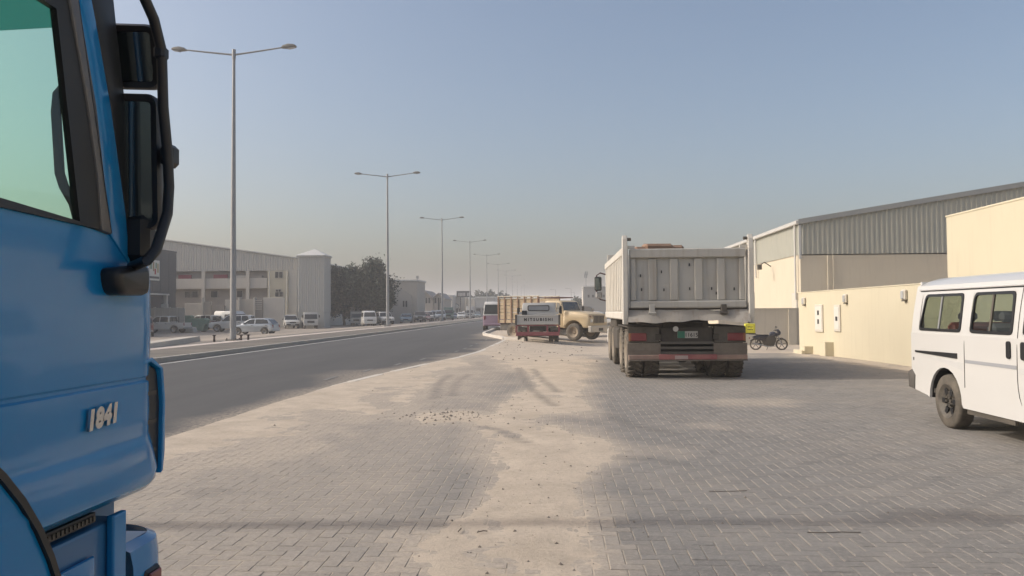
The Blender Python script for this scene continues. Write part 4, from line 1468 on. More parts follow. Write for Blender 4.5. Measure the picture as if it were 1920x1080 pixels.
def car(name, label, cat, kind, paint, loc, ang, group=None, lower=None, spare=False, bars=False, fine=True):
    """ang: direction the front points to, degrees, 0 = +X"""
    K = CARS[kind]
    t = thing(name, label, cat, loc, R(ang), group)
    w, r = K['w'], K['r']
    low = list(K['low'])
    poly = low[:]
    ar = {'r': r * 1.22, 'z': r}
    xr, xf = K['wheels'][1], K['wheels'][0]
    poly += [(xr - ar['r'] * 1.02, K['sill'])] if low[-1][1] > K['sill'] else []
    rear = arch(xr, ar, K['sill'])[::-1]
    front = arch(xf, ar, K['sill'])[::-1]
    poly = low + rear + front
    wf_low = lambda u, v: 1.0 - .07 * max(0, abs(u) / (K['L'] / 2) - .62) / .38 - .03 * max(0, (.5 - v))
    body = MB().prism(poly, -w, w, 'y', .06, wf_low).build('body', lower or paint, t, 35)
    zr = max(p[1] for p in K['cab'])
    zb = min(p[1] for p in K['cab'])
    wf = lambda u, v: (.965 - .17 * max(0, (v - zb)) / (zr - zb)) * (1 - .05 * max(0, abs(u) / (K['L'] / 2) - .6))
    MB().prism(K['cab'], -w, w, 'y', .05, wf).build('cabin', paint, t, 35)
    for wn_ in K['win']:
        for s in (-1, 1):
            MB().rings([[(u, s * (w * wf(u, v) - .02), v) for u, v in wn_], [(u, s * (w * wf(u, v) + .006), v) for u, v in wn_]]).build('side_window', CARGLASS, t)
    # screens
    cabp = K['cab']

    def screen(p, q, nm):
        d = Vector((q[0] - p[0], q[1] - p[1])).normalized()
        nn = Vector((d.y, -d.x))
        if nn.x * (1 if p[0] > 0 else -1) < 0:
            nn = -nn
        a = (p[0] + (q[0] - p[0]) * .10, p[1] + (q[1] - p[1]) * .10)
        e = (p[0] + (q[0] - p[0]) * .92, p[1] + (q[1] - p[1]) * .92)
        rs = []
        for off in (-.03, .010):
            rs.append([(pt[0] + nn.x * off, sy * (w * wf(*pt) - .07), pt[1] + nn.y * off) for pt, sy in ((a, -1), (a, 1), (e, 1), (e, -1))])
        MB().rings(rs).build(nm, CARGLASS, t)
    screen(cabp[0], cabp[1], 'windscreen')
    if kind in ('pickup',):
        screen((-1.0, 1.12), (-.93, 1.66), 'rear_window')
    else:
        screen(cabp[-1], cabp[-2], 'rear_window')
    for xw in (xf, xr):
        for s in (-1, 1):
            wheel(t, xw, s * (w - .11), r, .21, 18)
    fx = max(p[0] for p in low)
    rx_ = min(p[0] for p in low)
    zf = next(p[1] for p in low if p[0] == fx)
    zl = low[1][1]
    for s in (-1, 1):
        MB().box(fx - .16, fx + .015, s * (w * .62) - .17, s * (w * .62) + .17, zl - .14, zl + .02, .03).build('headlight', CLEARLAMP, t)
        MB().box(rx_ - .012, rx_ + .1, s * (w * .80) - .08, s * (w * .80) + .08, K['belt'] - .30, K['belt'] - .02, .02).build('tail_lamp', REDLAMP, t)
        if fine:
            zz = K['belt'] + .08
            MB().box(K['win'][0][0][0] - .18, K['win'][0][0][0] - .04, s * (w + .02) - .06, s * (w + .02) + .10 * s + .0, zz, zz + .13, .02).build('door_mirror', paint if kind in ('hatch', 'sedan') else BLACK, t)
            for wn_ in K['win'][:2]:
                xm = wn_[-1][0] + .22
                MB().box(xm - .09, xm + .09, s * w - .005 * s, s * (w + .022), K['belt'] - .10, K['belt'] - .06).build('door_handle', DARKMETAL, t)
    MB().box(fx - .08, fx + .012, -w * .42, w * .42, zl - .16, zl - .01, .01).build('grille', GRILLE, t)
    MB().box(fx - .12, fx + .03, -w * .88, w * .88, K['sill'] + .02, K['sill'] + .22, .03).build('front_bumper', BLACK if kind in ('pickup', 'suv', 'van') else paint, t)
    MB().box(rx_ - .04, rx_ + .12, -w * .88, w * .88, K['sill'] + .05, K['sill'] + .22, .03).build('rear_bumper', STEEL if kind == 'pickup' else (lower or paint), t)
    MB().box(fx + .031, fx + .037, -.26, .26, K['sill'] + .06, K['sill'] + .17).build('number_plate', PLASTICW, t)
    if kind == 'pickup':
        MB().box(-2.42, -1.12, -w + .10, w - .10, .98, 1.085).build('load_bed', DARKMETAL, t)
        MB().box(-2.548, -2.535, -w * .7, w * .7, .68, 1.0).build('tailgate', paint, t)
        if bars:
            for i in range(5):
                MB().cyl((-1.12, -.7 + .35 * i, 1.05), (-1.12, -.7 + .35 * i, 1.62), .025, n=6).build('rack_bar', DARKMETAL, t)
            MB().tube([(-1.12, -.78, 1.05), (-1.12, -.78, 1.66), (-1.12, .78, 1.66), (-1.12, .78, 1.05)], .03, 6).build('rack_hoop', DARKMETAL, t)
    if spare:
        o = MB().lathe([(.1, 0), (.37, 0), (.37, .2), (.1, .2)], (-2.53, 0, 1.05), 'x', 20).build('spare_wheel', RUBBER, t, 40)
        MB().lathe([(.02, -.01), (.24, -.01), (.24, .0), (.02, .0)], (-2.53, 0, 1.05), 'x', 16).build('spare_wheel_cover', BLACK, o)
    return t


def ctruck(name, label, paint, loc, ang, bed=3.4, boxbody=False, group=None, bedmat=None, h=2.05, sides=.42, cw=.88):
    """small cab-over truck, front towards +x local"""
    t = thing(name, label, 'truck', loc, R(ang), group)
    w = cw
    cab = [(.0, .55), (.02, 1.15), (-.18, 1.85), (-.30, h), (-1.45, h), (-1.55, h - .08), (-1.55, .62), (-1.05, .62), (-.95, .80), (-.45, .80), (-.38, .55)]
    MB().prism(cab, -w, w, 'y', .05, lambda u, v: 1 - .06 * max(0, v - 1.2)).build('cab', paint, t, 35)
    MB().rings([[(.03 + o_, -w * .88, 1.22), (.03 + o_, w * .88, 1.22), (-.155 + o_, w * .82, 1.80), (-.155 + o_, -w * .82, 1.80)] for o_ in (-.05, .012)]).build('windscreen', CARGLASS, t)
    for s in (-1, 1):
        wn_ = [(-.16, 1.25), (-.30, 1.78), (-1.05, 1.78), (-1.1, 1.25)]
        MB().rings([[(u, s * (w * (1 - .06 * max(0, v - 1.2)) - .02), v) for u, v in wn_], [(u, s * (w * (1 - .06 * max(0, v - 1.2)) + .006), v) for u, v in wn_]]).build('side_window', CARGLASS, t)
        MB().box(-.06, .025, s * .62 - .16, s * .62 + .16, .74, .92, .02).build('headlight', CLEARLAMP, t)
        mbm = MB().tube([(-.12, s * w, 1.75), (.10, s * (w + .12), 1.72), (.10, s * (w + .12), 1.3)], .012, 5).box(.07, .12, s * (w + .12) - .08, s * (w + .12) + .08, 1.38, 1.68, .015)
        mbm.build('door_mirror', BLACK, t)
    MB().box(-.05, .03, -w * .5, w * .5, .72, .98, .01).build('grille', GRILLE, t)
    MB().box(-.1, .05, -w * .98, w * .98, .42, .64, .03).build('front_bumper', paint, t)
    MB().box(.051, .056, -.25, .25, .47, .58).build('number_plate', PLASTICW, t)
    MB().box(-1.6 - bed, -.4, -.38, .38, .52, .72).build('chassis', CHASSIS, t)
    bm = bedmat or paint
    x1, x0 = -1.62, -1.62 - bed
    if boxbody:
        o = MB().box(x0, x1, -.98, .98, .85, 2.75, .02).build('box_body', bm, t)
        for i in range(5):
            xx = x0 + (i + .5) * bed / 5
            for s in (-1, 1):
                MB().box(xx - .04, xx + .04, s * .981, s * 1.01, .9, 2.7).build('body_rib', bm, o)
    else:
        MB().box(x0, x1, -.95, .95, .82, .95).build('bed_floor', bm, t)
        for s in (-1, 1):
            MB().box(x0, x1, s * .95, s * .99, .96, .96 + sides, .01).build('bed_side', bm, t)
        MB().box(x0 - .03, x0 - .001, -.95, .95, .96, .96 + sides, .01).build('tailgate', bm, t)
        MB().box(x1 + .001, x1 + .04, -.95, .95, .96, 1.75).build('headboard', bm, t)
    for s in (-1, 1):
        wheel(t, -.70, s * .74, .37, .22, 16)
        wheel(t, -1.62 - bed * .62, s * .78, .37, .40, 16)
        MB().box(x0 - .04, x0 + .02, s * .7 - .15, s * .7 + .15, .62, .74).build('tail_lamp', REDLAMP, t)
    return t


def gp(px, py):
    p = on_ground(px, py)
    return (p.x, p.y, p.z)


def lot(px, Y, dx=0):
    """place on the yard along the direction of a pixel column at distance Y"""
    p = on_Y(px, 590, Y)
    return (p.x + dx, Y, float(gz(p.x + dx, Y)))


# ---- across the road, left to right
car('pickup_truck', 'maroon pickup seen from behind at the far left, beside the blue truck', 'pickup', 'pickup', PMAROON, lot(268, 69.5), 118)
car('pickup_truck', 'white double-cab pickup side-on, parked in front of the block wall', 'pickup', 'pickup', PW2, lot(309, 81), 176, bars=True)
car('off_road_car', 'white and brown off-road car with spare wheel on its back', 'off-road car', 'suv', PW2, lot(381, 96), 160, lower=PTAN, spare=True)
car('panel_van', 'long high-roofed white panel van behind the silver hatchback', 'van', 'van', PW, lot(438, 96), -28)
car('off_road_car', 'white off-road car mostly hidden behind the nearest lamp pole', 'off-road car', 'suv', PW, lot(436, 85), 187)
car('hatchback', 'silver-blue hatchback side-on, right of the nearest lamp pole', 'car', 'hatch', PSILVER, lot(478, 72.6), 176)
car('pickup_truck', 'white pickup facing the road between the silver hatchback and the small lorry', 'pickup', 'pickup', PW, lot(543, 101), -62)
ctruck('light_lorry', 'white small lorry with open bed in front of the square tower', PW2, lot(583, 98), -70, bed=3.2, group='small lorries in the far yard')
ctruck('light_lorry', 'white lorry with slatted box body under the dark trees', PW2, lot(668, 116), -80, bed=3.0, boxbody=True, bedmat=mat('mauve_box', (.30, .27, .28), .6, var=.1, dust=.3), h=2.1)
car('minibus', 'white minibus facing the road, just left of the second lamp', 'minibus', 'minibus', PW, lot(691, 101), -72)
car('pickup_truck', 'white single pickup between the minibus and the second lamp', 'pickup', 'pickup', PW2, lot(719, 104), -64)
car('sedan_car', 'white hatchback half hidden behind the blue-grey saloon', 'car', 'hatch', PW2, lot(762, 134), -80)
car('sedan_car', 'blue-grey saloon car right of the second lamp', 'car', 'sedan', PTEAL, lot(762, 122), -82)
car('off_road_car', 'dark grey off-road car facing the road, right of the blue-grey saloon', 'off-road car', 'suv', PDARK, lot(787, 126), -78)
car('off_road_car', 'white off-road car parked behind the dark grey one', 'off-road car', 'suv', PW2, lot(802, 140), -75)
ctruck('light_lorry', 'green small lorry parked beside the third lamp', PGREEN, lot(841, 143), -82, bed=3.0, bedmat=PGREEN, h=2.3)
car('sedan_car', 'white saloon car right of the green lorry', 'car', 'sedan', PW, lot(865, 172), -84)
car('sedan_car', 'pale grey saloon car tucked between green lorry and white saloon', 'car', 'sedan', PSILVER, lot(852, 184), -84)
ctruck('light_lorry', 'white lorry with high box body behind the fourth lamp', PW2, lot(881, 178), -85, bed=4.5, boxbody=True, h=2.7)
ctruck('light_lorry', 'dark grey lorry with white cab roof driving toward the camera', PDARK, lot(916, 166), -86, bed=5, boxbody=True, h=2.6, bedmat=PW2)

for lb, kd, pt, px, Y, an in (('dark grey saloon behind the minibus, under the trees', 'sedan', PDARK, 704, 118, -70), ('white saloon parked beyond the blue-grey saloon', 'sedan', PW, 748, 146, -60),
                              ('maroon saloon between the dark and white off-road cars', 'sedan', PMAROON, 797, 131, -80), ('white minibus beyond the white off-road car', 'minibus', PW, 815, 150, -80),
                              ('silver off-road car just left of the third lamp', 'suv', PSILVER, 826, 139, -82), ('white pickup left of the tall box lorry', 'pickup', PW2, 873, 190, -84),
                              ('blue-grey hatchback right of the box lorry', 'hatch', PTEAL, 895, 205, -85), ('white hatchback far down, before the long grey shed', 'hatch', PW, 903, 222, -85)):
    car('parked_car', lb, 'car', kd, pt, lot(px, Y), an, 'cars parked in the far yard', fine=False)

# green skips
def skip(label, loc, rz, w, h, L):
    t = thing('waste_skip', label, 'skip', loc, rz, 'green waste skips')
    MB().prism([(-L / 2 + .25, .12), (L / 2 - .25, .12), (L / 2, h), (-L / 2, h)], -w / 2, w / 2, 'y', .02).build('body', GREENSKIP, t)
    MB().box(-L / 2 - .05, L / 2 + .05, -w / 2 - .05, w / 2 + .05, h + .002, h + .08).build('rim', GREENSKIP, t)
    for s in (-1, 1):
        MB().box(s * L * .25 - .04, s * L * .25 + .04, -w / 2 - .05, -w / 2 - .002, .2, h - .02).build('rib', GREENSKIP, t)
        MB().cyl((s * L * .48, -w / 2 + .1, h * .6), (s * (L * .48 + .18), -w / 2 + .1, h * .6), .05, n=8).build('lifting_lug', DARKMETAL, t)
    for s in (-1, 1):
        MB().cyl((s * L * .3, -.5, .12), (s * L * .3, .5, .12), .12, n=10).build('roller', DARKMETAL, t)
    lid = MB().prism([(-L / 2, h + .085), (L / 2, h + .085), (L / 2 - .2, h + .22), (-L / 2 + .2, h + .22)], -w / 2, w / 2, 'y').build('lid', GREENSKIP, t)
    return t


skip('larger green waste skip between the white pickup and the off-road car', lot(372, 85), R(4), 1.3, 1.25, 2.0)
skip('smaller lidded green skip just behind the white pickup bed', lot(345, 91), R(8), 1.3, 1.55, 2.0)
o = MB().prism([(-.9, 0), (.9, 0), (.75, .5), (.2, .62), (-.5, .45)], -.5, .5, 'y', .08).build('rubbish_heap', mat('pale_sacks', (.48, .45, .40), .9, var=.3, scale=3, bump=.6, bscale=5), None, loc=lot(352, 83))
tag(o, 'pale heap of sacks and rubbish in front of the green skips', 'rubbish heap')

# ---- behind the trucks in the middle
car('ambulance_van', 'white and mauve van mostly hidden behind the tan stake-bed truck', 'van', 'van', PW, (on_Y(936, 590, 66).x - .3, 66, 0), 92, lower=PPURPLE)
car('off_road_car', 'white off-road car behind the bonneted truck, left of the dump truck', 'off-road car', 'suv', PW, (on_Y(1118, 590, 68).x, 68, -.35), -15)
t = thing('tipper_trailer', 'grey tipper trailer standing behind the bonnet of the tan truck', 'trailer', (on_Y(1080, 590, 58).x, 58, -.35), R(-4))
gm = mat('trailer_grey', (.16, .17, .18), .6, var=.12, dust=.3)
MB().prism([(-1.2, 1.0), (1.0, 1.0), (1.25, 2.0), (1.0, 2.15), (-1.2, 2.3)], -2.2, 2.2, 'y', .02).build('body', gm, t)
MB().box(-.5, .5, -2.4, 2.4, .6, .95).build('chassis', CHASSIS, t)
for yy in (-1.2, .2):
    for s in (-1, 1):
        pass
for xx in (-.75, .75):
    for s in (-1, 1):
        wheel(t, xx, s * 1.4, .5, .3, 16)

# ================================================================== DUMP TRUCK (local: x right, y forward, z up)
DBODY = mat('worn_grey_white_body', (0.60, 0.58, 0.53), .6, var=.12, scale=1.2, bump=.15, bscale=9, dust=.35, dscale=1.0, streak=.35, streakcol=(.26, .22, .17))
DGATE = mat('worn_tailgate', (0.42, 0.415, 0.39), .6, var=.12, scale=1.6, bump=.2, bscale=7, dust=.35, dscale=1.3, streak=.55, streakcol=(.22, .18, .14))
GRIME = mat('dusty_mudflap', (0.10, 0.088, 0.075), .9, var=.5, scale=5, dust=.6, dscale=2.2, dustcol=(.30, .25, .20), streak=.5, streakcol=(.06, .05, .045))
REDBAR = mat('faded_red_bar', (0.24, 0.035, 0.05), .6, var=.25, scale=3, dust=.4, dscale=2.5)
LIP = mat('rusty_body_lip', (0.33, 0.31, 0.28), .7, .1, var=.2, scale=2, dust=.4, streak=.6, streakcol=(.12, .07, .04), bump=.3, bscale=6)
t = thing('dump_truck', 'large dusty grey-white dump truck seen from behind on the forecourt', 'dump truck', (2.83, 17.45, 0))
hw, LB = 1.34, 5.9
zf, zt = 1.38, 2.80
# tipper body: floor, sides with ribs, headboard
MB().box(-hw + .06, hw - .06, .12, LB, zf, zf + .10).build('body_floor', DBODY, t)
for s in (-1, 1):
    sd = MB().box(s * (hw - .05) - .025, s * (hw - .05) + .025, .0, LB, zf, zt, .008).build('body_side', DBODY, t)
    for i in range(11):
        yy = .30 + i * .53
        MB().box(s * (hw + .02) - .045, s * (hw + .02) + .045, yy - .055, yy + .055, zf + .10, zt - .12, .015).build('side_rib', DBODY, sd)
    MB().box(s * hw - .075, s * hw + .075, .05, LB, zt - .12, zt + .06, .02).build('top_rail', DBODY, sd)
    MB().box(s * hw - .07, s * hw + .07, .05, LB, zf - .08, zf + .09, .02).build('bottom_rail', DBODY, sd)
MB().box(-hw, hw, LB - .06, LB, zf, 3.12, .01).build('headboard', DBODY, t)
# tailgate: plate, frame, posts
g = MB().box(-hw + .11, hw - .11, .02, .06, 1.55, zt - .02).build('tailgate', DGATE, t)
MB().box(-hw + .10, hw - .10, -.07, .018, zt - .17, zt + .03, .02).build('gate_rail', DGATE, g)
MB().box(-hw + .10, hw - .10, -.08, .018, 1.55, 1.70, .02).build('gate_rail', DGATE, g)
for x in (-1.16, -.74, -.28, .24, .72, 1.16):
    MB().box(x - (.09 if abs(x) < 1 else .06), x + (.09 if abs(x) < 1 else .06), -.03, .018, 1.705, zt - .175, .02).build('gate_post', DGATE, g)
for i, (x, z) in enumerate(((-1.0, 2.25), (-.55, 2.33), (.05, 2.48), (-.98, 1.95), (-.5, 1.94), (.05, 1.96), (.52, 1.96), (1.0, 1.95), (.62, 1.86))):
    MB().box(x - .012, x + .012, -.0, .018, z - .03, z + .03).build('gate_hole', OPENING, g)
# corner posts with hooked tops and hinge plates
for s in (-1, 1):
    pr = [(-.10, 1.2), (.06, 1.2), (.06, zt + .1), (.03, zt + .30), (-.03, zt + .33), (-.08, zt + .24), (-.12, zt + .02), (-.13, 1.5)]
    c = MB().prism(pr, s * hw - .055, s * hw + .055, 'x', .015).build('corner_post', DBODY, t)
    MB().box(s * (hw - .13) - .09, s * (hw - .13) + .09, -.04, .04, zt + .035, zt + .10).build('hinge_plate', DBODY, c)
    MB().cyl((s * hw - .14 * s, -.02, zt + .24), (s * hw + .02 * s, -.02, zt + .24), .035, n=8).build('hinge_pin', DARKMETAL, c)
# dented lip below the tailgate
n_ = 26
top, bot = [], []
for i in range(n_ + 1):
    x = -hw + .05 + (2 * hw - .1) * i / n_
    top.append((x, -.03 + .02 * math.sin(x * 3), 1.50 + .012 * math.sin(x * 7)))
    bot.append((x, -.17 + .06 * math.sin(x * 2.3 + 1) + .03 * math.sin(x * 9), 1.255 + .025 * math.sin(x * 2.9 + .5) + .012 * math.sin(x * 11)))
vs = top + bot + [(p[0], p[1] + .05, p[2]) for p in bot] + [(p[0], p[1] + .14, p[2]) for p in top]
m_ = n_ + 1
fs = []
for a in range(3):
    for i in range(n_):
        fs.append((a * m_ + i, (a + 1) * m_ + i, (a + 1) * m_ + i + 1, a * m_ + i + 1))
MB().add(vs, fs).build('rear_lip', LIP, t, 40)
MB().box(-hw + .08, hw - .08, -.02, .02, 1.50, 1.548).build('gate_seal', mat('seal_dark', (.06, .05, .04), .8), t)
for x in (-.77, .75):
    MB().box(x - .06, x + .06, -.12, -.02, 1.40, 1.62, .01).cyl((x - .08, -.1, 1.44), (x + .08, -.1, 1.44), .03, n=8).build('gate_latch', DGATE if x < 0 else DARKMETAL, t)
# load of broken brown slabs
LOAD = mat('brown_load', (.20, .115, .075), .9, var=.4, scale=3, bump=.5, bscale=8, dust=.3)
lo = MB()
for i, (x, y, w_, d_, h_, a) in enumerate(((-.93, .9, .32, .5, .06, .2), (-.52, .95, .62, .6, .13, .05), (-.08, 1.05, .36, .5, .10, -.15), (-.3, 2.0, .8, .6, .10, .4), (.3, 2.6, .6, .7, -.02, .1))):
    M = Matrix.Translation((x, y, zt + .09 + h_ / 2)) @ Matrix.Rotation(a, 4, 'Z') @ Matrix.Rotation(.08, 4, 'X')
    o = MB().box(-w_ / 2, w_ / 2, -d_ / 2, d_ / 2, -.35, h_ / 2, .05, M).build('broken_slab', LOAD, None, 30, loc=(2.83, 17.45, 0))
    tag(o, ('small broken brown slab, leftmost on the dump truck load', 'large brown slab heaped in the dump truck, highest piece', 'reddish brown slab right of the highest piece on the load', 'brown slab deeper inside the dump truck load', 'brown slab sunk in the middle of the dump truck load')[i], 'slab', 'brown slabs on the dump truck')
# chassis, axles, wheels
for s in (-1, 1):
    MB().box(s * .42 - .06, s * .42 + .06, .25, 8.6, .95, 1.28).build('chassis_rail', CHASSIS, t)
MB().box(-.5, .5, .3, .5, .62, 1.22).build('rear_crossmember', CHASSIS, t)
for yy in (.85, 2.25):
    for s in (-1, 1):
        for k, xo in enumerate((1.10, .735)):
            w_ = wheel(t, 0, 0, .53, .33, 28, tread=True, rim=mat('dusty_rim', (.2, .17, .14), .8, dust=.5))
            w_.matrix_local = Matrix.Translation((s * xo, yy, 0)) @ Matrix.Rotation(-PI / 2 * s, 4, 'Z')
    MB().cyl((-1.0, yy, .53), (1.0, yy, .53), .09, n=10).build('axle', CHASSIS, t)
    MB().lathe([(.05, -.2), (.18, -.15), (.22, 0), (.18, .15), (.05, .2)], (0, yy, .53), 'y', 14).build('differential', CHASSIS, t, 50)
for yy in (5.3, 6.9):
    for s in (-1, 1):
        w_ = wheel(t, 0, 0, .53, .32, 24, rim=mat('dusty_rim', (.2, .17, .14), .8))
        w_.matrix_local = Matrix.Translation((s * 1.08, yy, 0)) @ Matrix.Rotation(-PI / 2 * s, 4, 'Z')
    MB().cyl((-1.0, yy, .5), (1.0, yy, .5), .08, n=10).build('axle', CHASSIS, t)
for s in (-1, 1):
    MB().box(s * .95 - .32, s * .95 + .32, .30, 3.0, 1.12, 1.15).build('mudguard', CHASSIS, t)
    MB().box(s * 1.15 - .12, s * 1.15 + .12, 3.2, 4.6, .5, 1.05, .05).build('fuel_tank' if s > 0 else 'air_tank', CHASSIS, t)
# tail: lamp panels, flaps, red bar, plate
for s in (-1, 1):
    p = MB().box(s * .93 - .34, s * .93 + .34, .16, .20, .79, 1.14, .01).build('lamp_panel', mat('lamp_panel_grime', (.05, .048, .045), .8, dust=.3, dscale=2), t)
    MB().box(s * 1.06 - .19, s * 1.06 + .19, .125, .158, .83, 1.00, .012).build('tail_lamp', REDLAMP, p)
    MB().box(s * 1.225 - .03, s * 1.225 + .03, .124, .158, .83, 1.00, .008).build('indicator_lamp', AMBER, p)
    MB().box(s * .62 - .06, s * .62 + .06, .14, .158, .85, .98, .008).build('reversing_lamp', CHASSIS, p)
    f = MB().box(s * .93 - .36, s * .93 + .36, .13, .15, .405, .785, .006).build('mudflap', GRIME, t)
    MB().box(s * .93 - .36, s * .93 + .36, .122, .129, .62, .65).build('flap_strip', GRIME, f)
rb = MB().box(-.62, .62, .03, .12, .43, .54, .01).build('underrun_bar', REDBAR, t)
for s in (-1, 1):
    MB().box(s * .945 - .325, s * .945 + .325, .032, .12, .43, .53, .01).build('bar_end', mat('dusty_red_bar', (.19, .10, .09), .8, var=.3, scale=3, dust=.6, dscale=2), rb)
MB().box(-.28, .0, .022, .0295, .44, .52).build('bar_patch', mat('worn_patch', (.36, .28, .26), .7, var=.3), rb)
MB().box(-1.272, 1.272, .025, .125, .405, .427).build('bar_rust_edge', GRIME, rb)
MB().box(-.56, .56, .18, .24, .79, 1.13, .01).build('rear_panel', CHASSIS, t)
MB().box(-.56, .56, .30, .34, .45, .80).build('void_shade_plate', OPENING, t)  # black plate: shade of the void behind the step bars, as colour
for z in (.575, .685, .795):
    MB().box(-.58, .58, .14, .2, z - .035, z + .02).build('step_bar', mat('step_grime', (.06, .058, .055), .8, dust=.25), t)
pl = MB().box(-.20, .24, .165, .176, .89, 1.04, .004).build('number_plate', mat('plate_white', (.46, .45, .42), .5, dust=.3), t)
MB().box(-.198, -.04, .160, .1645, .892, 1.038).build('plate_band', mat('plate_green', (.03, .17, .11), .5), pl)
MF = Matrix.Rotation(PI / 2, 4, 'X')
lettering('plate_digits', '11615', .115, .002, BLACK, pl, Matrix.Translation((.10, .163, .955)) @ MF, bold=.002)
MB().cyl((-.24, .13, 1.09), (-.24, .18, 1.09), .06, n=12).build('work_lamp', CLEARLAMP, t)
# cab seen past the body
cb = MB().prism([(6.2, 1.3), (8.2, 1.25), (8.35, 1.3), (8.3, 1.9), (8.05, 2.85), (6.3, 2.9)], -1.24, 1.24, 'x', .06).build('cab', PW2, t, 40)
for s in (-1, 1):
    MB().box(s * 1.245 - .005, s * 1.245 + .008, 7.1, 8.0, 1.85, 2.55).build('side_window', CARGLASS, cb)
MB().rings([[(-1.1, 8.31 + o_, 1.9), (1.1, 8.31 + o_, 1.9), (1.05, 8.09 + o_, 2.7), (-1.05, 8.09 + o_, 2.7)] for o_ in (-.04, .01)]).build('windscreen', CARGLASS, cb)
MB().box(-1.2, 1.2, 8.3, 8.45, .45, .95, .05).build('front_bumper', PW2, t)
MB().box(-1.1, 1.1, 6.3, 8.25, .75, 1.28, .05).build('cab_underside', CHASSIS, t)
MARM = mat('mirror_arm_maroon', (.06, .02, .025), .5)
for s in (-1, 1):
    m0 = MB().tube([(s * 1.24, 7.75, 2.62), (s * 1.45, 7.7, 2.68), (s * 1.56, 7.7, 2.60), (s * 1.56, 7.7, 1.95), (s * 1.45, 7.7, 1.85), (s * 1.24, 7.75, 1.80)], .022, 7).build('mirror_arm', MARM, t, 50)
    MB().box(s * 1.52 - .11, s * 1.52 + .11, 7.58, 7.68, 2.12, 2.56, .03).build('mirror_head', BLACK, m0)
    MB().box(s * 1.52 - .09, s * 1.52 + .09, 7.572, 7.579, 2.15, 2.53).build('mirror_glass', mat('mirror_glass', (.12, .15, .16), .05, .9), m0)
    MB().box(s * 1.50 - .10, s * 1.50 + .10, 7.58, 7.68, 1.88, 2.08, .03).build('lower_mirror', STEEL, m0)

# ================================================================== PALE FLATBED PICKUP-TRUCK SEEN FROM BEHIND
pl0 = on_ground(969, 641.5)
pr0 = on_ground(1049, 642)
cyy = 40.6
cxx = (on_Y(968, 641, cyy).x + on_Y(1049, 641, cyy).x) / 2
gzz = float(gz(cxx, cyy))
CANT = mat('pale_grey_truck', (.42, .425, .42), .5, var=.08, dust=.3, streak=.25, streakcol=(.3, .28, .25))
t = thing('light_truck', 'pale grey light truck with red rear frame seen from behind', 'truck', (cxx, cyy, gzz))
k = 1.09
hw = on_Y(1049, 600, cyy).x - cxx
zz = lambda py: on_Y(1008, py, cyy).z - gzz
tg = MB().box(-hw, hw, 0, .06, zz(608.5), zz(590.5), .012).build('tailgate', CANT, t)
MB().box(-hw, hw, -.03, -.002, zz(592.6), zz(591), .004).build('tailgate_rail', CANT, tg)
MB().box(-hw, hw, -.03, -.002, zz(608), zz(605.5), .004).build('tailgate_rail', CANT, tg)
lettering('tailgate_letters', 'MITSUBISHI', .20, .006, mat('letter_dark', (.03, .03, .03), .6), tg, Matrix.Translation((0.03, -.006, zz(599.3))) @ MF, bold=.008, spacing=1.5)
for s in (-1, 1):
    MB().box(s * hw - .04 * (s > 0), s * hw + .04 * (s < 0), .061, 3.1, zz(608.5), zz(590.5), .01).build('bed_side', CANT, t)
    MB().box(s * hw - .05, s * hw + .05, -.04, .06, zz(609.5), zz(590.0)).build('corner_hinge', DARKMETAL, tg)
MB().box(-hw + .05, hw - .05, .07, 3.05, zz(608.5), zz(606.5)).build('bed_floor', CANT, t)
zt_ = zz(566.5)
cabp = [(3.15, .75), (3.15, zt_ - .25), (3.3, zt_), (4.5, zt_), (4.72, 1.35), (4.75, .6), (4.35, .6)]
cb = MB().prism(cabp, -hw * .86, hw * .86, 'x', .07, lambda u, v: 1 - .07 * max(0, v - 1.3)).build('cab', CANT, t, 40)
wv = rrect(-hw * .56, hw * .52, zz(583), zz(571.5), .08)
f = MB().prism(wv, 3.10, 3.20, 'y').build('rear_window_seal', BLACK, cb)
MB().prism(inset(wv, .05), 3.09, 3.099, 'y').build('rear_window', mat('pale_pane', (.26, .27, .28), .08, var=.2), cb)
for s in (-1, 1):
    MB().box(s * hw * .86 - .005, s * hw * .86 + .008, 3.45, 4.4, 1.3, zt_ - .25).build('side_window', CARGLASS, cb)
MB().box(-hw * .86 + .02, -hw * .86 + .30, 3.06, 3.12, 1.35, zt_ - .42, .02).build('corner_vent', BLACK, cb)
MB().rings([[(-hw * .78, 4.73 + o_, 1.4), (hw * .78, 4.73 + o_, 1.4), (hw * .72, 4.56 + o_, zt_ - .15), (-hw * .72, 4.56 + o_, zt_ - .15)] for o_ in (-.04, .01)]).build('windscreen', CARGLASS, cb)
CRED = mat('dark_red_frame', (.20, .025, .045), .55, var=.2, dust=.25)
MB().box(-hw, hw, .0, .09, zz(629.5), zz(622.5), .01).build('underrun_bar', CRED, t)
MB().box(-hw, hw, .02, .10, zz(611), zz(609), .01).build('rear_sill', CRED, t)
for f_ in (-.98, -.44, .44, .98):
    MB().box(hw * f_ - .05, hw * f_ + .05, .02, .09, zz(622.4), zz(611.1)).build('frame_post', CRED, t)
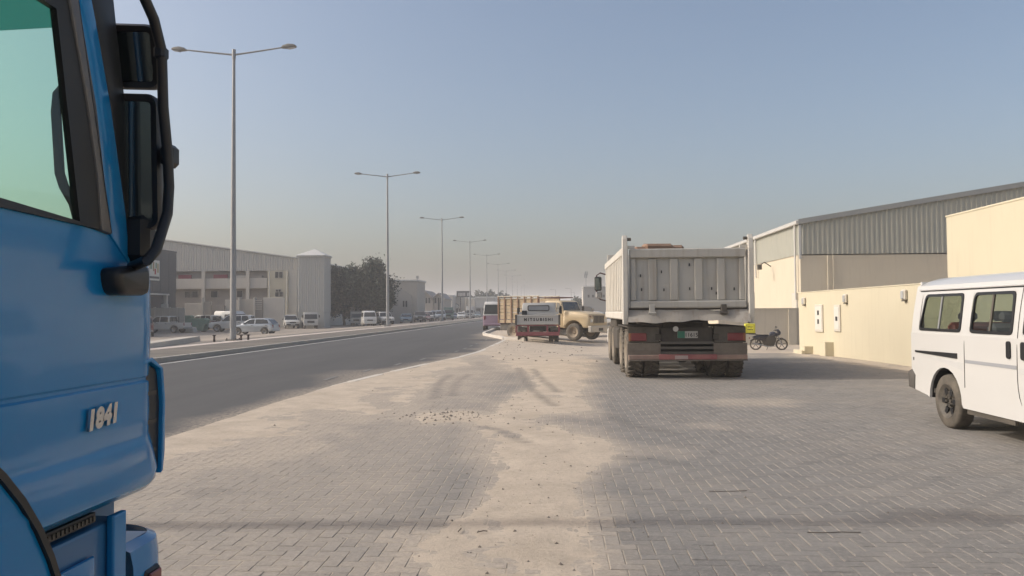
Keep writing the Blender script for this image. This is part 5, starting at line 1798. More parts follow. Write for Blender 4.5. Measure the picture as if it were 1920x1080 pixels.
for s in (-1, 1):
    MB().box(s * hw * .74 - .18, s * hw * .74 + .18, .04, .1, zz(620), zz(613), .01).build('tail_lamp', DARKMETAL, t)
    MB().box(s * .34 - .05, s * .34 + .05, .1, 4.3, .55, .78).build('chassis_rail', CHASSIS, t)
    for xo in (.86, .60):
        w_ = wheel(t, 0, 0, .38, .22, 18)
        w_.matrix_local = Matrix.Translation((s * hw * xo, .95, 0)) @ Matrix.Rotation(-PI / 2 * s, 4, 'Z')
    w_ = wheel(t, 0, 0, .38, .22, 18)
    w_.matrix_local = Matrix.Translation((s * hw * .78, 3.9, 0)) @ Matrix.Rotation(-PI / 2 * s, 4, 'Z')
    MB().tube([(s * hw * .86, 4.5, zt_ - .3), (s * (hw + .08), 4.55, zt_ - .3), (s * (hw + .08), 4.55, 1.4)], .012, 5).box(s * (hw + .08) - .08, s * (hw + .08) + .08, 4.5, 4.55, 1.45, 1.8, .02).build('door_mirror', BLACK, t)
MB().box(-.4, .4, .12, .16, zz(620), zz(611.5)).build('rear_panel', CHASSIS, t)
MB().cyl((-hw * .8, .95, .38), (hw * .8, .95, .38), .08, n=8).build('axle', CHASSIS, t)
MB().box(-hw + .02, hw - .02, 3.12, 3.14, zz(590), zt_ - .5).build('headboard', CANT, t)

# ================================================================== TAN BONNETED STAKE-BED TRUCK (local x forward, y left)
PCREAM = mat('tan_truck_paint', (.56, .43, .25), .45, var=.1, scale=1, coat=.15, dust=.35, dscale=1.2)
TIMBER = mat('tan_timber', (.44, .34, .22), .8, var=.3, scale=3, streak=.4, streakcol=(.22, .13, .07), dust=.2)
pf = on_ground(1077, 641)
HD = R(-33)
fwd = Vector((math.cos(HD), math.sin(HD), 0))
rgt = Vector((fwd.y, -fwd.x, 0))
org = Vector((pf.x, pf.y, 0)) - rgt * 1.0 - fwd * 0.0
zg = -.22
t = thing('bonneted_truck', 'tan bonneted truck with timber stake bed behind the pale light truck', 'truck', (org.x, org.y, zg), HD)
# origin: centre of the front axle
bon = [(1.02, .72), (1.05, 1.30), (.95, 1.52), (.55, 1.62), (-.75, 1.74), (-.75, .72), (-.62, .72)] + [(math.cos(a) * .64, .52 + math.sin(a) * .64) for a in [R(160 - i * 20) for i in range(0, 8)]]
MB().prism(bon, -1.1, 1.1, 'y', .10, lambda u, v: 1 - .12 * max(0, v - 1.2) - .08 * max(0, u - .5)).build('bonnet', PCREAM, t, 40)
cabp = [(-.74, .75), (-.74, 1.72), (-.92, 2.25), (-1.15, 2.34), (-2.05, 2.34), (-2.15, 2.2), (-2.15, .75)]
cb = MB().prism(cabp, -1.02, 1.02, 'y', .07, lambda u, v: 1 - .10 * max(0, v - 1.5)).build('cab', PCREAM, t, 40)
for s in (-1, 1):
    wn_ = [(-.86, 1.66), (-1.02, 2.18), (-1.22, 2.22), (-1.22, 1.66)]
    wn2 = [(-1.26, 1.66), (-1.26, 2.22), (-1.92, 2.22), (-1.98, 1.66)]
    for w__ in (wn_, wn2):
        wf = lambda v: 1.02 * (1 - .10 * max(0, v - 1.5))
        MB().rings([[(u, s * (wf(v) - .02), v) for u, v in w__], [(u, s * (wf(v) + .007), v) for u, v in w__]]).build('side_window', mat('hazy_pane', (.12, .12, .11), .1, var=.3, dust=.25), cb)
    MB().tube([(-.85, s * 1.0, 2.1), (-.75, s * 1.25, 2.05), (-.75, s * 1.25, 1.6), (-.85, s * 1.02, 1.55)], .015, 6).box(-.8, -.72, s * 1.25 - .09, s * 1.25 + .09, 1.65, 2.0, .02).build('door_mirror', BLACK, t)
    MB().box(-1.95, -1.75, s * 1.02 - .01, s * 1.02 + .02, 1.45, 1.5).build('door_handle', BLACK, cb)
MB().rings([[(-.76 + o_, -.9, 1.75), (-.76 + o_, .9, 1.75), (-.925 + o_, .84, 2.24), (-.925 + o_, -.84, 2.24)] for o_ in (-.04, .012)]).build('windscreen', CARGLASS, cb)
gr = MB().box(.98, 1.07, -.62, .62, .98, 1.46, .02).build('grille', mat('grille_cream', (.30, .25, .18), .5, dust=.3), t)
for i in range(7):
    yy = -.48 + .16 * i
    MB().box(1.071, 1.085, yy - .05, yy + .05, 1.02, 1.42).build('grille_slot', GRILLE, gr)
for s in (-1, 1):
    MB().box(.93, 1.06, s * .80 - .13, s * .80 + .13, 1.05, 1.25, .02).build('headlight', CLEARLAMP, t)
    MB().box(.85, 1.03, s * .88 - .08, s * .88 + .08, 1.30, 1.42, .02).build('marker_lamp', mat('brown_marker', (.2, .07, .03), .4), t)
MB().box(.98, 1.22, -1.12, 1.12, .48, .85, .04).build('front_bumper', mat('bumper_pale', (.50, .46, .40), .5, .2, dust=.3), t)
MB().box(1.221, 1.228, -.30, .20, .56, .72).build('number_plate', DARKMETAL, t)
for s in (-1, 1):
    wheel(t, 0, s * .98, .50, .30, 22, rim=mat('dusty_tan_rim', (.28, .22, .16), .8, dust=.4))
    for o_ in (1.0, .66):
        wheel(t, -4.25, s * o_, .50, .28, 22, rim=mat('dusty_tan_rim', (.28, .22, .16), .8))
    MB().box(-5.7, .9, s * .40 - .05, s * .40 + .05, .62, .88).build('chassis_rail', CHASSIS, t)
    MB().box(-3.6, -2.3, s * .92 - .2, s * .92 + .2, .45, .95, .05).build('fuel_tank', mat('dark_tank', (.05, .05, .055), .5, .3, dust=.3), t)
for xx in (0, -4.25):
    MB().cyl((xx, -.9, .5), (xx, .9, .5), .08, n=8).build('axle', CHASSIS, t)
# stake bed
x0, x1 = -5.45, -2.35
MB().box(x0, x1, -1.12, 1.12, 1.0, 1.2, .02).build('bed_floor', TIMBER, t)
for s in (-1, 1):
    for i in range(7):
        xx = x0 + .08 + (x1 - x0 - .16) * i / 6
        MB().box(xx - .04, xx + .04, s * 1.13 - .03, s * 1.13 + .03, 1.0, 2.60).build('stake', mat('stake_brown', (.20, .11, .06), .7, dust=.2), t)
    for j in range(6):
        z = 1.24 + j * .21
        MB().box(x0, x1, s * 1.085 - .012, s * 1.085 + .012, z, z + .19, .004).build('side_plank', TIMBER, t)
    MB().tube([(x0, s * 1.13, 2.62), (x1, s * 1.13, 2.62)], .03, 6).tube([(x0, s * 1.13, 2.48), (x1, s * 1.13, 2.48)], .022, 6).build('top_rail', mat('pale_rail', (.52, .47, .38), .6), t)
for j in range(6):
    z = 1.24 + j * .21
    MB().box(x0 - .02, x0 + .01, -1.05, 1.05, z, z + .19, .004).build('rear_plank', TIMBER, t)
MB().tube([(x0, -1.13, 2.62), (x0, 1.13, 2.62)], .03, 6).build('rear_rail', mat('pale_rail', (.52, .47, .38), .6), t)
MB().tube([(x1, -1.13, 1.2), (x1, -1.13, 2.5), (x1, 1.13, 2.5), (x1, 1.13, 1.2)], .035, 6).build('front_hoop', mat('rail_brown', (.12, .06, .05), .6), t)
MB().tube([(x1, -1.0, 2.5), (-1.2, -.8, 2.52), (-1.2, .8, 2.52), (x1, 1.0, 2.5)], .03, 6).build('cab_rack', mat('rail_brown', (.12, .06, .05), .6), t)
MB().box(x0 + .1, x0 + 2.0, -1.0, -.6, .55, .98, .02).build('tool_box', mat('dark_tank', (.05, .05, .055), .5), t)

# ================================================================== MOTORCYCLE WITH DELIVERY BOX (local x forward, y left)
NAVY = mat('navy_bike_paint', (.018, .022, .04), .3, var=.15, coat=.5, dust=.1)
YEL = mat('yellow_box', (.72, .68, .04), .45, var=.06, dust=.12)
pr_, pf_ = on_ground(1417, 656.5), on_ground(1466, 656.5)
mid = (pr_ + pf_) / 2
wb = (pf_ - pr_).length / 1.28
t = thing('motorcycle', 'dark navy motorcycle parked by the shaded yard wall', 'motorcycle', (mid.x, mid.y, mid.z), math.atan2(pf_.y - pr_.y, pf_.x - pr_.x))
t.scale = (wb, wb, wb)
rw = .30
for xx in (-.64, .64):
    o = MB().lathe([(rw * .80, -.045), (rw * .95, -.05), (rw, -.02), (rw, .02), (rw * .95, .05), (rw * .80, .045), (rw * .80, -.045)], (xx, 0, rw), 'y', 26, caps=False).build('wheel', RUBBER, t, 50)
    rm = MB().lathe([(rw * .76, -.03), (rw * .81, -.03), (rw * .81, .03), (rw * .76, .03), (rw * .76, -.03)], (xx, 0, rw), 'y', 26, caps=False).build('rim', BLACK, o, 40)
    for k in range(5):
        a = k * 2 * PI / 5 + .3
        MB().tube([(xx, 0, rw), (xx + math.cos(a) * rw * .78, 0, rw + math.sin(a) * rw * .78)], .014, 5).build('spoke', BLACK, o)
    MB().cyl((xx, -.06, rw), (xx, .06, rw), .045, n=10).build('hub', STEEL, o)
for s in (-1, 1):
    MB().tube([(.64, s * .075, rw), (.42, s * .075, .80)], .018, 6).build('front_fork', STEEL, t)
    MB().tube([(-.64, s * .07, rw), (-.18, s * .07, .36)], .018, 6).build('swing_arm', DARKMETAL, t)
    MB().tube([(-.60, s * .11, .34), (-.45, s * .11, .66)], .028, 7).build('shock_absorber', DARKMETAL, t)
MB().tube([(-.5, 0, .68), (.2, 0, .66), (.40, 0, .82), (.34, 0, .45), (.1, 0, .22), (-.2, 0, .30), (-.3, 0, .62)], .025, 7).build('frame', DARKMETAL, t)
MB().prism(rpoly([(.0, .70), (.44, .70), (.42, .86), (.24, .95), (.04, .90)], .05), -.15, .15, 'y', .05).build('fuel_tank', NAVY, t, 50)
MB().prism(rpoly([(.06, .73), (-.62, .76), (-.66, .81), (-.3, .79), (-.02, .80)], .03), -.12, .12, 'y', .03).build('seat', BLACK, t, 50)
MB().prism(rpoly([(-.02, .74), (-.66, .75), (-.82, .66), (-.5, .52), (-.15, .44)], .04), -.13, .13, 'y', .03).build('side_cover', NAVY, t, 50)
MB().prism(rpoly([(.26, .22), (.36, .52), (.30, .72), (-.20, .70), (-.34, .50), (-.22, .22)], .05), -.13, .13, 'y', .03).build('engine', DARKMETAL, t, 50)
MB().box(.16, .30, -.09, .09, .36, .62, .02).build('cylinder_head', STEEL, t)
MB().tube([(.28, -.1, .40), (.33, -.12, .22), (.0, -.14, .18), (-.45, -.16, .28), (-.75, -.16, .36)], [.02, .02, .025, .04, .04], 8).build('exhaust', STEEL, t, 50)
MB().prism(rpoly([(.43, .72), (.56, .78), (.60, .92), (.50, 1.06), (.40, 1.08), (.40, .9)], .05), -.10, .10, 'y', .03).build('headlamp_cowl', NAVY, t, 50)
MB().cyl((.55, 0, .84), (.60, 0, .84), .07, n=12).build('headlamp', CLEARLAMP, t)
MB().tube([(.28, -.34, .98), (.36, -.20, 1.02), (.42, 0, .98), (.36, .20, 1.02), (.28, .34, .98)], .014, 6).build('handlebar', BLACK, t)
for s in (-1, 1):
    MB().tube([(.34, s * .24, 1.02), (.38, s * .28, 1.17)], .008, 5).box(.36, .39, s * .28 - .05, s * .28 + .05, 1.14, 1.22, .01).build('mirror', BLACK, t)
MB().prism([(.40, .60), (.64, .64), (.86, .52), (.84, .50), (.64, .61), (.42, .57)], -.06, .06, 'y').build('front_mudguard', NAVY, t)
MB().prism([(-.45, .62), (-.70, .64), (-.92, .48), (-.90, .45), (-.70, .60), (-.45, .59)], -.07, .07, 'y').build('rear_mudguard', BLACK, t)
MB().tube([(-.62, -.1, .80), (-.98, -.1, .82), (-.98, .1, .82), (-.62, .1, .80)], .012, 5).build('rear_rack', BLACK, t)
MB().tube([(0.0, .1, .25), (-.08, .22, .0)], .012, 5).build('side_stand', DARKMETAL, t)
MB().box(-.97, -.93, -.05, .05, .58, .66).build('tail_lamp', REDLAMP, t)
bxo = thing('delivery_box', 'bright yellow delivery box on the back of the motorcycle', 'delivery box', (mid.x, mid.y, mid.z), math.atan2(pf_.y - pr_.y, pf_.x - pr_.x))
bxo.scale = (wb, wb, wb)
MB().box(-1.18, -.66, -.25, .25, .87, 1.37, .03).build('body', YEL, bxo)
MB().box(-1.20, -.64, -.27, .27, .84, .869, .01).build('base', BLACK, bxo)
YD = mat('box_print', (.10, .09, .01), .6)
for q in ((-1.10, -.72, .93, .945), (-1.10, -.72, 1.295, 1.31), (-1.10, -1.085, .946, 1.294), (-.735, -.72, .946, 1.294)):
    MB().box(q[0], q[1], -.256, -.2505, q[2], q[3]).build('print', YD, bxo)
for i in range(4):
    MB().box(-1.04 + i * .07, -.995 + i * .07, -.256, -.2505, 1.16 + .02 * (i % 2), 1.24 - .01 * i).build('print', YD, bxo)
    MB().box(-1.05 + i * .072, -1.0 + i * .072, -.256, -.2505, 1.02, 1.10 - .02 * (i % 2)).build('print', YD, bxo)

# ================================================================== WHITE VAN (world-aligned; front towards -Y)
VW = mat('van_white', (.585, .583, .57), .35, var=.03, coat=.5, dust=.12, dscale=.8)
VX = on_ground(1763, 802).x + .06
t = thing('passenger_van', 'white passenger van parked at the right edge beside the cream wall', 'van', (VX, 10.36, 0))
YO = 10.36


def vp(px, py):
    p = on_X(px, py, VX)
    return (p.y - YO, p.z)


WV = 1.69
yr, yf = .93, -3.80
GV = glass('van_glass', (.66, .70, .66), .95)
zb, zs, zh = 1.175, .30, 1.70        # belt, sill, window head
r_ = .33


def side_x(z, s):
    """tumblehome of the van side"""
    d = .0 if z < 1.0 else .13 * ((z - 1.0) / .9) ** 1.6
    b_ = .02 * max(0, (.55 - z) / .3)
    return (d + b_) if s < 0 else (WV - d - b_)


def side_panel(poly, nm, th=.03, parent=t, m=VW, off=0.0):
    """panel following the side, both sides of the van; outline in (y, z)"""
    for s in (-1, 1):
        outer = [(side_x(z, s) + s * off, y, z) for y, z in poly]
        inner = [(side_x(z, s) + s * off - s * th, y, z) for y, z in poly]
        MB().rings([inner, outer]).build(nm, m, parent, 35)


def strip(y0, y1, z0, z1, n=6):
    """quad outline with intermediate z points so that it follows the curve"""
    zs_ = [z0 + (z1 - z0) * i / n for i in range(n + 1)]
    return [(y0, z) for z in zs_] + [(y1, z) for z in zs_[::-1]]


def side_grid(nm, ys, zs, m=VW, s=-1, off=0.0, parent=t, hole=None):
    vs = [(side_x(z, s) + s * off, y, z) for z in zs for y in ys]
    ny = len(ys)
    fs = []
    for i in range(len(zs) - 1):
        for j in range(ny - 1):
            yc, zc = (ys[j] + ys[j + 1]) / 2, (zs[i] + zs[i + 1]) / 2
            if hole and hole(yc, zc):
                continue
            fs.append((i * ny + j, i * ny + j + 1, (i + 1) * ny + j + 1, (i + 1) * ny + j))
    return MB().add(vs, fs).build(nm, m, parent, 40)


# rear wheel axis at y=0 (local), front wheel at y=-2.7
arch_r = .415


def arch_poly(yc):
    return [(yc + math.cos(R(a)) * arch_r, .34 + math.sin(R(a)) * arch_r) for a in range(180, -1, -15)]


low_out = [(yr, .42), (yr, .62), (yr - .0, zb), (yf + .35, zb), (yf + .06, 1.02), (yf, .75), (yf, .40), (-2.7 - arch_r - .03, zs)] \
    + [(a, b_) for a, b_ in arch_poly(-2.7)] + [(-2.7 + arch_r + .03, zs), (-arch_r - .03, zs)] + arch_poly(0.0) + [(arch_r + .05, .36)]
# lower sides (split in z so the curve is kept: flat below 1.0 anyway)
for s in (-1, 1):
    x = side_x(.8, s)
    MB().rings([[(x - s * .03, y, z) for y, z in low_out], [(x, y, z) for y, z in low_out]]).build('lower_side', VW, t, 30)
    # wheel housings
    for yc in (0, -2.7):
        ap = arch_poly(yc)
        MB().rings([[(x - s * .031, y, z) for y, z in ap], [(x - s * .40, y, z) for y, z in ap]], False, True, False).build('wheel_housing', BLACK, t)
# belt to roof: pillars and header following the tumblehome
zz_ = [zb - .01, 1.25, 1.35, 1.45, 1.55, 1.65, 1.72, 1.80]
wins = []
wa = [vp(1703, 617), vp(1722, 557), vp(1800, 552), vp(1792, 622)]
y1a, y1b = .70, -.44           # rear window extents
wins_y = [(.72, -.42), (-.60, -1.52), (-1.68, -2.62), (-2.74, -3.22)]
wz0, wz1 = 1.205, 1.685
for s in (-1, 1):
    edges = [yr] + [e for w in wins_y for e in w] + [yf + .42]
    for i in range(0, len(edges), 2):
        side_grid('pillar', [edges[i], (edges[i] + edges[i + 1]) / 2, edges[i + 1]], zz_, s=s)
    for (a, b_) in wins_y:
        side_grid('window_sill', [a, (a + b_) / 2, b_], [zb - .01, wz0 + .002], s=s)
        side_grid('window_header', [a, (a + b_) / 2, b_], [wz1 - .002, 1.72, 1.80], s=s)
    for wi, (a, b_) in enumerate(wins_y):
        ins_a = .10 if wi == 0 else .03
        out = rpoly([(a - .01, wz0), (a - ins_a, wz1), (b_ + .04, wz1), (b_ + .02, wz0)], .07, 4)
        inn = rpoly([(a - .05, wz0 + .035), (a - ins_a - .03, wz1 - .035), (b_ + .075, wz1 - .035), (b_ + .055, wz0 + .035)], .055, 4)
        ring = lambda pl, off: [(side_x(z, s) + s * off, y, z) for y, z in pl]
        fr = MB().rings([ring(out, -.02), ring(out, .008), ring(inn, .010), ring(inn, -.012)], False, False).build('window_seal', BLACK, t, 30)
        # filler outside the rounded seal
        big = rpoly([(a + .004, wz0 - .004), (a + .004, wz1 + .004), (b_ - .004, wz1 + .004), (b_ - .004, wz0 - .004)], .002, 4)
        MB().rings([ring(big, -.003), ring(out, -.003)], False, False).build('window_surround', VW, fr, 30)
        MB().add(ring(inn, -.004), [tuple(range(len(inn)))]).build('window_pane', GV, fr)
        if wi < 3:
            ym = (a + b_) / 2 + .02
            MB().rings([[(side_x(z, s) + s * o_, ym + dy, z) for dy, z in ((-.018, wz0 + .03), (.018, wz0 + .03), (.018, wz1 - .03), (-.018, wz1 - .03))] for o_ in (-.012, .006)]).build('window_bar', DARKMETAL if wi else STEEL, fr)
# roof shell: lofted across
rs = []
for y in [yr + .0, yr - .06, yr - .5, -1.5, yf + .9, yf + .5, yf + .38]:
    k = 0.0
    if y > yr - .03: k = .07
    if y < yf + .45: k = .05
    ring = []
    for i in range(13):
        f = -1 + 2 * i / 12
        xx = WV / 2 + f * (WV / 2 - .12) * (1 if abs(f) < 1 else 1.0)
        z = 1.80 + (.125 * (1 - abs(f) ** 4)) - k * (1 - f * f)
        ring.append((xx, y, z))
    rs.append(ring)
MB().rings(rs, False, False, False).build('roof', VW, t, 40)
for s in (-1, 1):
    MB().tube([(side_x(1.78, s) + s * .012, yr - .1, 1.745), (side_x(1.78, s) + s * .012, yf + .7, 1.745)], .012, 6).build('rain_gutter', VW, t)
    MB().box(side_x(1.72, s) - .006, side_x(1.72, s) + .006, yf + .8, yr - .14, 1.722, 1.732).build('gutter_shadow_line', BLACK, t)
# rear wall with tailgate glass, front
MB().box(.06, WV - .06, yr - .05, yr - .004, .5, zb).build('tailgate', VW, t)
MB().prism(rrect(.16, WV - .16, 1.19, 1.70, .08), yr - .045, yr - .02, 'y').build('rear_window', GV, t)
for x0_, x1_ in ((.03, .16), (WV - .16, WV - .03)):
    MB().prism([(x0_ + (.02 if x0_ < 1 else 0), zb), (x1_, zb), (x1_ - (0 if x0_ < 1 else .08), 1.82), (x0_ + (.10 if x0_ < 1 else 0), 1.82)], yr - .05, yr - .005, 'y').build('rear_pillar', VW, t)
MB().box(.14, WV - .14, yr - .06, yr - .008, 1.70, 1.86).build('rear_header', VW, t)
MB().prism([(yr - .10, .40), (yr + .08, .42), (yr + .09, .64), (yr - .02, .68), (yr - .12, .60)], -.02, WV + .02, 'x', .03).build('rear_bumper', mat('grey_bumper', (.045, .045, .045), .6, dust=.15), t, 40)
for s in (0, 1):
    MB().box(.03 + s * (WV - .17), .14 + s * (WV - .17), yr - .08, yr + .012, .72, 1.10, .02).build('tail_lamp', REDLAMP, t)
MB().prism([(yf + .36, zb), (yf + .06, 1.02), (yf, .75), (yf, .40), (yf + .5, .40), (yf + .5, zb)], .03, WV - .03, 'x', .06).build('front_panel', VW, t, 40)
MB().rings([[(.12, yf + .33 + o_, zb), (WV - .12, yf + .33 + o_, zb), (WV - .2, yf + .62 + o_, 1.80), (.2, yf + .62 + o_, 1.80)] for o_ in (.0, .02)]).build('windscreen', GV, t)
MB().box(-.01, WV + .01, yf - .08, yf + .12, .32, .58, .04).build('front_bumper', mat('grey_bumper', (.09, .09, .09), .6), t)
for s in (0, 1):
    MB().box(.1 + s * (WV - .45), .35 + s * (WV - .45), yf - .02, yf + .06, .72, .9, .03).build('headlight', CLEARLAMP, t)
MB().box(.45, WV - .45, yf - .015, yf + .03, .68, .86, .02).build('grille', GRILLE, t)
# floor, seats
MB().box(.05, WV - .05, yf + .45, yr - .06, .40, .46).build('floor', CHASSIS, t)
SEAT = mat('van_seat', (.10, .10, .11), .8)
SEATR = mat('van_seat_red', (.24, .07, .06), .8)
for y in (.2, -.75, -1.7, -2.55):
    q = MB().box(.16, WV - .16, y - .06, y + .08, .75, 1.32, .05).box(.16, WV - .16, y - .5, y - .06, .70, .84, .04).build('seat_row', SEATR if y == .2 else SEAT, t)
    for i in range(3):
        MB().box(.28 + i * .42, .52 + i * .42, y - .04, y + .05, 1.33, 1.46, .04).build('headrest', SEAT, q)
# side details on the visible side: sliding rail, handles, stripe, door gaps
xs_ = side_x(.9, -1)
a = vp(1717, 658); b_ = vp(1795, 668)
MB().prism([(a[0], a[1] - .012), (a[0], a[1] + .012), (b_[0], b_[1] + .035), (b_[0], b_[1] - .03)], xs_ - .012, xs_ + .002, 'x').build('sliding_rail', BLACK, t)
GAP = mat('panel_gap', (.05, .05, .05), .8)
for y in (-.50, -1.60):
    pts = [(side_x(z, -1) - .002, y - (.10 * ((.75 - z) / .35) ** 2 if z < .75 and y < -1 else 0), z) for z in (.34, .45, .55, .65, .75, .9, 1.05, 1.17, 1.3, 1.45, 1.6, 1.75)]
    if y == -.50:
        pts = [p for p in pts if p[2] > .5 and p[2] < 1.2]
    MB().tube(pts, .0045, 4).build('door_gap', GAP, t)
STR = mat('grey_stripe', (.30, .31, .33), .5, var=.15)
STR2 = mat('pale_stripe', (.52, .52, .51), .5, var=.1, scale=6)
MB().box(xs_ - .004, xs_ - .001, -1.585, -.515, .845, .885).build('side_stripe', STR, t)
MB().prism([(.60, .89), (-.10, .86), (-.49, .84), (-.49, .74), (-.2, .79)], xs_ - .004, xs_ - .001, 'x').build('side_stripe', STR2, t)
MB().box(xs_ - .004, xs_ - .001, -3.5, -1.62, .80, .86).build('side_stripe', STR2, t)
for y in (-1.45, -1.72):
    MB().prism(rrect(y - .04, y + .04, .95, 1.14, .03), xs_ - .016, xs_ - .001, 'x', .004).build('door_handle', BLACK, t)
MB().prism(rrect(-2.12, -1.86, .98, 1.10, .03), xs_ - .014, xs_ - .001, 'x', .004).build('door_handle', BLACK, t)
MB().box(xs_ - .006, xs_ - .001, .845, .865, .80, .84).build('filler_mark', GAP, t)
VR = mat('van_rim', (.035, .035, .035), .6, .2, dust=.35, dscale=6)
for yy in (0, -2.7):
    for s in (-1, 1):
        w_ = wheel(t, 0, 0, .335, .20, 30, rim=VR, dish=.22)
        w_.matrix_local = Matrix.Translation((WV / 2 + s * (WV / 2 - .12), yy, 0)) @ Matrix.Rotation(-PI / 2 * s, 4, 'Z')
        for k in range(6):
            a_ = k * PI / 3
            MB().box(-.03, .03, -.012, .012, -.05, .05, 0, Matrix.Translation((math.cos(a_) * .145, (.1 - .035), .335 + math.sin(a_) * .145)) @ Matrix.Rotation(-a_ + PI / 2, 4, 'Y')).build('rim_slot', BLACK, w_)
for yy in (0, -2.7):
    MB().cyl((.2, yy, .33), (WV - .2, yy, .33), .05, n=8).build('axle', CHASSIS, t)
MB().tube([(.5, -.6, .28), (.5, .3, .30), (.5, .8, .28)], .035, 8).build('exhaust', CHASSIS, t)
MB().box(xs_ + .02, xs_ + .06, -1.5, -.5, .24, .31).build('sill_beam', DARKMETAL, t)

# ================================================================== BLUE TRUCK AT THE LEFT EDGE (local x right, y forward)
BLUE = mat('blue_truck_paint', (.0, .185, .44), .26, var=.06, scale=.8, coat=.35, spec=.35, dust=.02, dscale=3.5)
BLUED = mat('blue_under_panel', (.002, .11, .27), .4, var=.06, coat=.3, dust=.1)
TX, TY_ = -1.27, 2.35
t = thing('tractor_truck', 'blue tractor truck cut off by the left edge, with black side mirrors', 'truck', (TX, TY_, 0))


def tp(px, py, X=TX):
    p = on_X(px, py, X)
    return (p.y - TY_, p.z)


CW = 2.46                                   # cab width
REAR = -1.75


def path(rear, ys, r, off=0.0, n=9):
    """plan outline from the right rear, round the right front corner to the left rear: (x, y)"""
    pts = [(off, rear), (off, rear * .66), (off, rear * .4), (off, rear * .22), (off, rear * .1), (off, ys)]
    for i in range(1, n + 1):
        a = PI / 2 * i / n
        pts.append((off - r + r * math.cos(a), ys + r * math.sin(a)))
    mid_ = -CW / 2
    right = pts + [(mid_ * .5, ys + r + .03), (mid_, ys + r + .04)]
    left = [(-CW - x, y) for x, y in right[:-1]][::-1]
    return right + left


def shell(nm, rear, ys, r, prof, m, ztop=None, parent=t, smooth=35):
    """prof: list of (z, outward offset)"""
    base = path(rear, ys, r)
    rs = []
    for k, (z, off) in enumerate(prof):
        ring = []
        for (x, y) in base:
            cx, cy = -CW / 2, ys - .6
            sx = 1 if x > cx else -1
            f = max(0.0, (y - ys) / r) if y > ys else 0.0
            zz_ = z
            if ztop is not None and k == len(prof) - 1:
                zz_ = ztop(y)
            ring.append((x + sx * off * (1 - min(f, 1)), y + off * min(f, 1), zz_))
        rs.append(ring)
    return MB().rings(rs, False, False, False).build(nm, m, parent, smooth)


YS, RC = .04, .20
sill = lambda y: 1.715 - .09 * y if y < YS + .05 else 1.66
shell('lower_cab', REAR, YS, RC, [(.95, -.035), (.962, .0), (.985, .026), (1.02, .034), (1.115, .006), (1.13, .0), (1.20, .002), (1.288, .0), (1.294, -.006), (1.302, -.006), (1.308, .0), (1.45, .004), (1.60, .0), (1.70, -.006)], BLUE, sill)
# under-tray closing the cab floor
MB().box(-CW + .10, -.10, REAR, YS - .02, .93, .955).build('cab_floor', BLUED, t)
MB().box(-CW + .02, -.02, REAR - .03, REAR, .95, 2.72).build('cab_rear_wall', BLUE, t)
# window, seal, frame strips, pillar (outlines in the plane of the cab side)
GT = glass('truck_glass', (.76, .94, .84), .9, opac=.04, body=(.36, .48, .42))
gl = [(-1.22, 1.81), tp(150, 415), tp(106, 16), (-1.22, 2.30)]
so = [(-1.27, 1.765), tp(190, 431), tp(130, -14), (-1.27, 2.345)]


def px_strip(nm, pts, x0, x1, m, bev=.004):
    return MB().prism(pts, x0, x1, 'x', bev).build(nm, m, t, 40)


def ringwin(s):
    X = (lambda d: d) if s > 0 else (lambda d: -CW - d)
    o1 = [(X(-.03), y, z) for y, z in so]
    o2 = [(X(.004), y, z) for y, z in so]
    i1 = [(X(.000), y, z) for y, z in gl]
    i2 = [(X(-.018), y, z) for y, z in gl]
    MB().rings([o1, o2, i1, i2], False, False).build('window_seal', BLACK, t, 20)
    MB().add([(X(-.010), y, z) for y, z in gl], [(0, 1, 2, 3)]).build('side_window', GT, t)


ringwin(1)
ringwin(-1)
GREYS = mat('grey_door_edge', (.10, .105, .115), .45, .3, var=.15, dust=.3, dscale=4)
top_ = -75
for s in (1, -1):
    xa, xb = (-.05, .010) if s > 0 else (-CW - .010, -CW + .05)
    MB().prism(rpoly([tp(186, 432), tp(205, 440), tp(196, 380), tp(176, 200), tp(152, 60), tp(132, top_), tp(112, top_), tp(132, 40), tp(160, 200), tp(178, 330)], .004, 2), xa, xb, 'x', .006).build('door_frame_edge', GREYS, t, 40)
    MB().prism([tp(207, 441), tp(244, 497), tp(236, 400), tp(208, 200), tp(180, 40), tp(158, top_), tp(134, top_), tp(154, 60), tp(178, 200), tp(198, 380)], xa - (.01 if s > 0 else -.01), xb - (.008 if s > 0 else -.008), 'x', .006).build('a_pillar', BLUE, t, 40)
    MB().prism([tp(240, 470), tp(258, 480), tp(238, 200), tp(222, 60), tp(208, top_), tp(158, top_), tp(182, 40), tp(210, 200)], xa - (.03 if s > 0 else -.03), xb - (.012 if s > 0 else -.012), 'x', .006).build('pillar_trim', BLACK, t, 40)
# header above the window, roof
for s in (1, -1):
    xa, xb = (-.06, .0) if s > 0 else (-CW - .0, -CW + .06)
    MB().prism([(-1.70, 2.352), (-.36, 2.34), (-.34, 2.45), (-.42, 2.75), (-1.70, 2.78)], xa, xb, 'x', .01).build('roof_side', BLUE, t, 40)
    MB().prism([(-1.74, 1.72), (-1.275, 1.72), (-1.275, 2.349), (-1.74, 2.35)], xa, xb, 'x', .006).build('rear_quarter', BLUE, t)
MB().prism([(-1.76, 2.74), (-.36, 2.72), (-.24, 2.56), (-.20, 2.60), (-.36, 2.86), (-1.0, 2.95), (-1.76, 2.96)], -CW + .02, -.02, 'x', .03).build('roof', BLUE, t, 40)
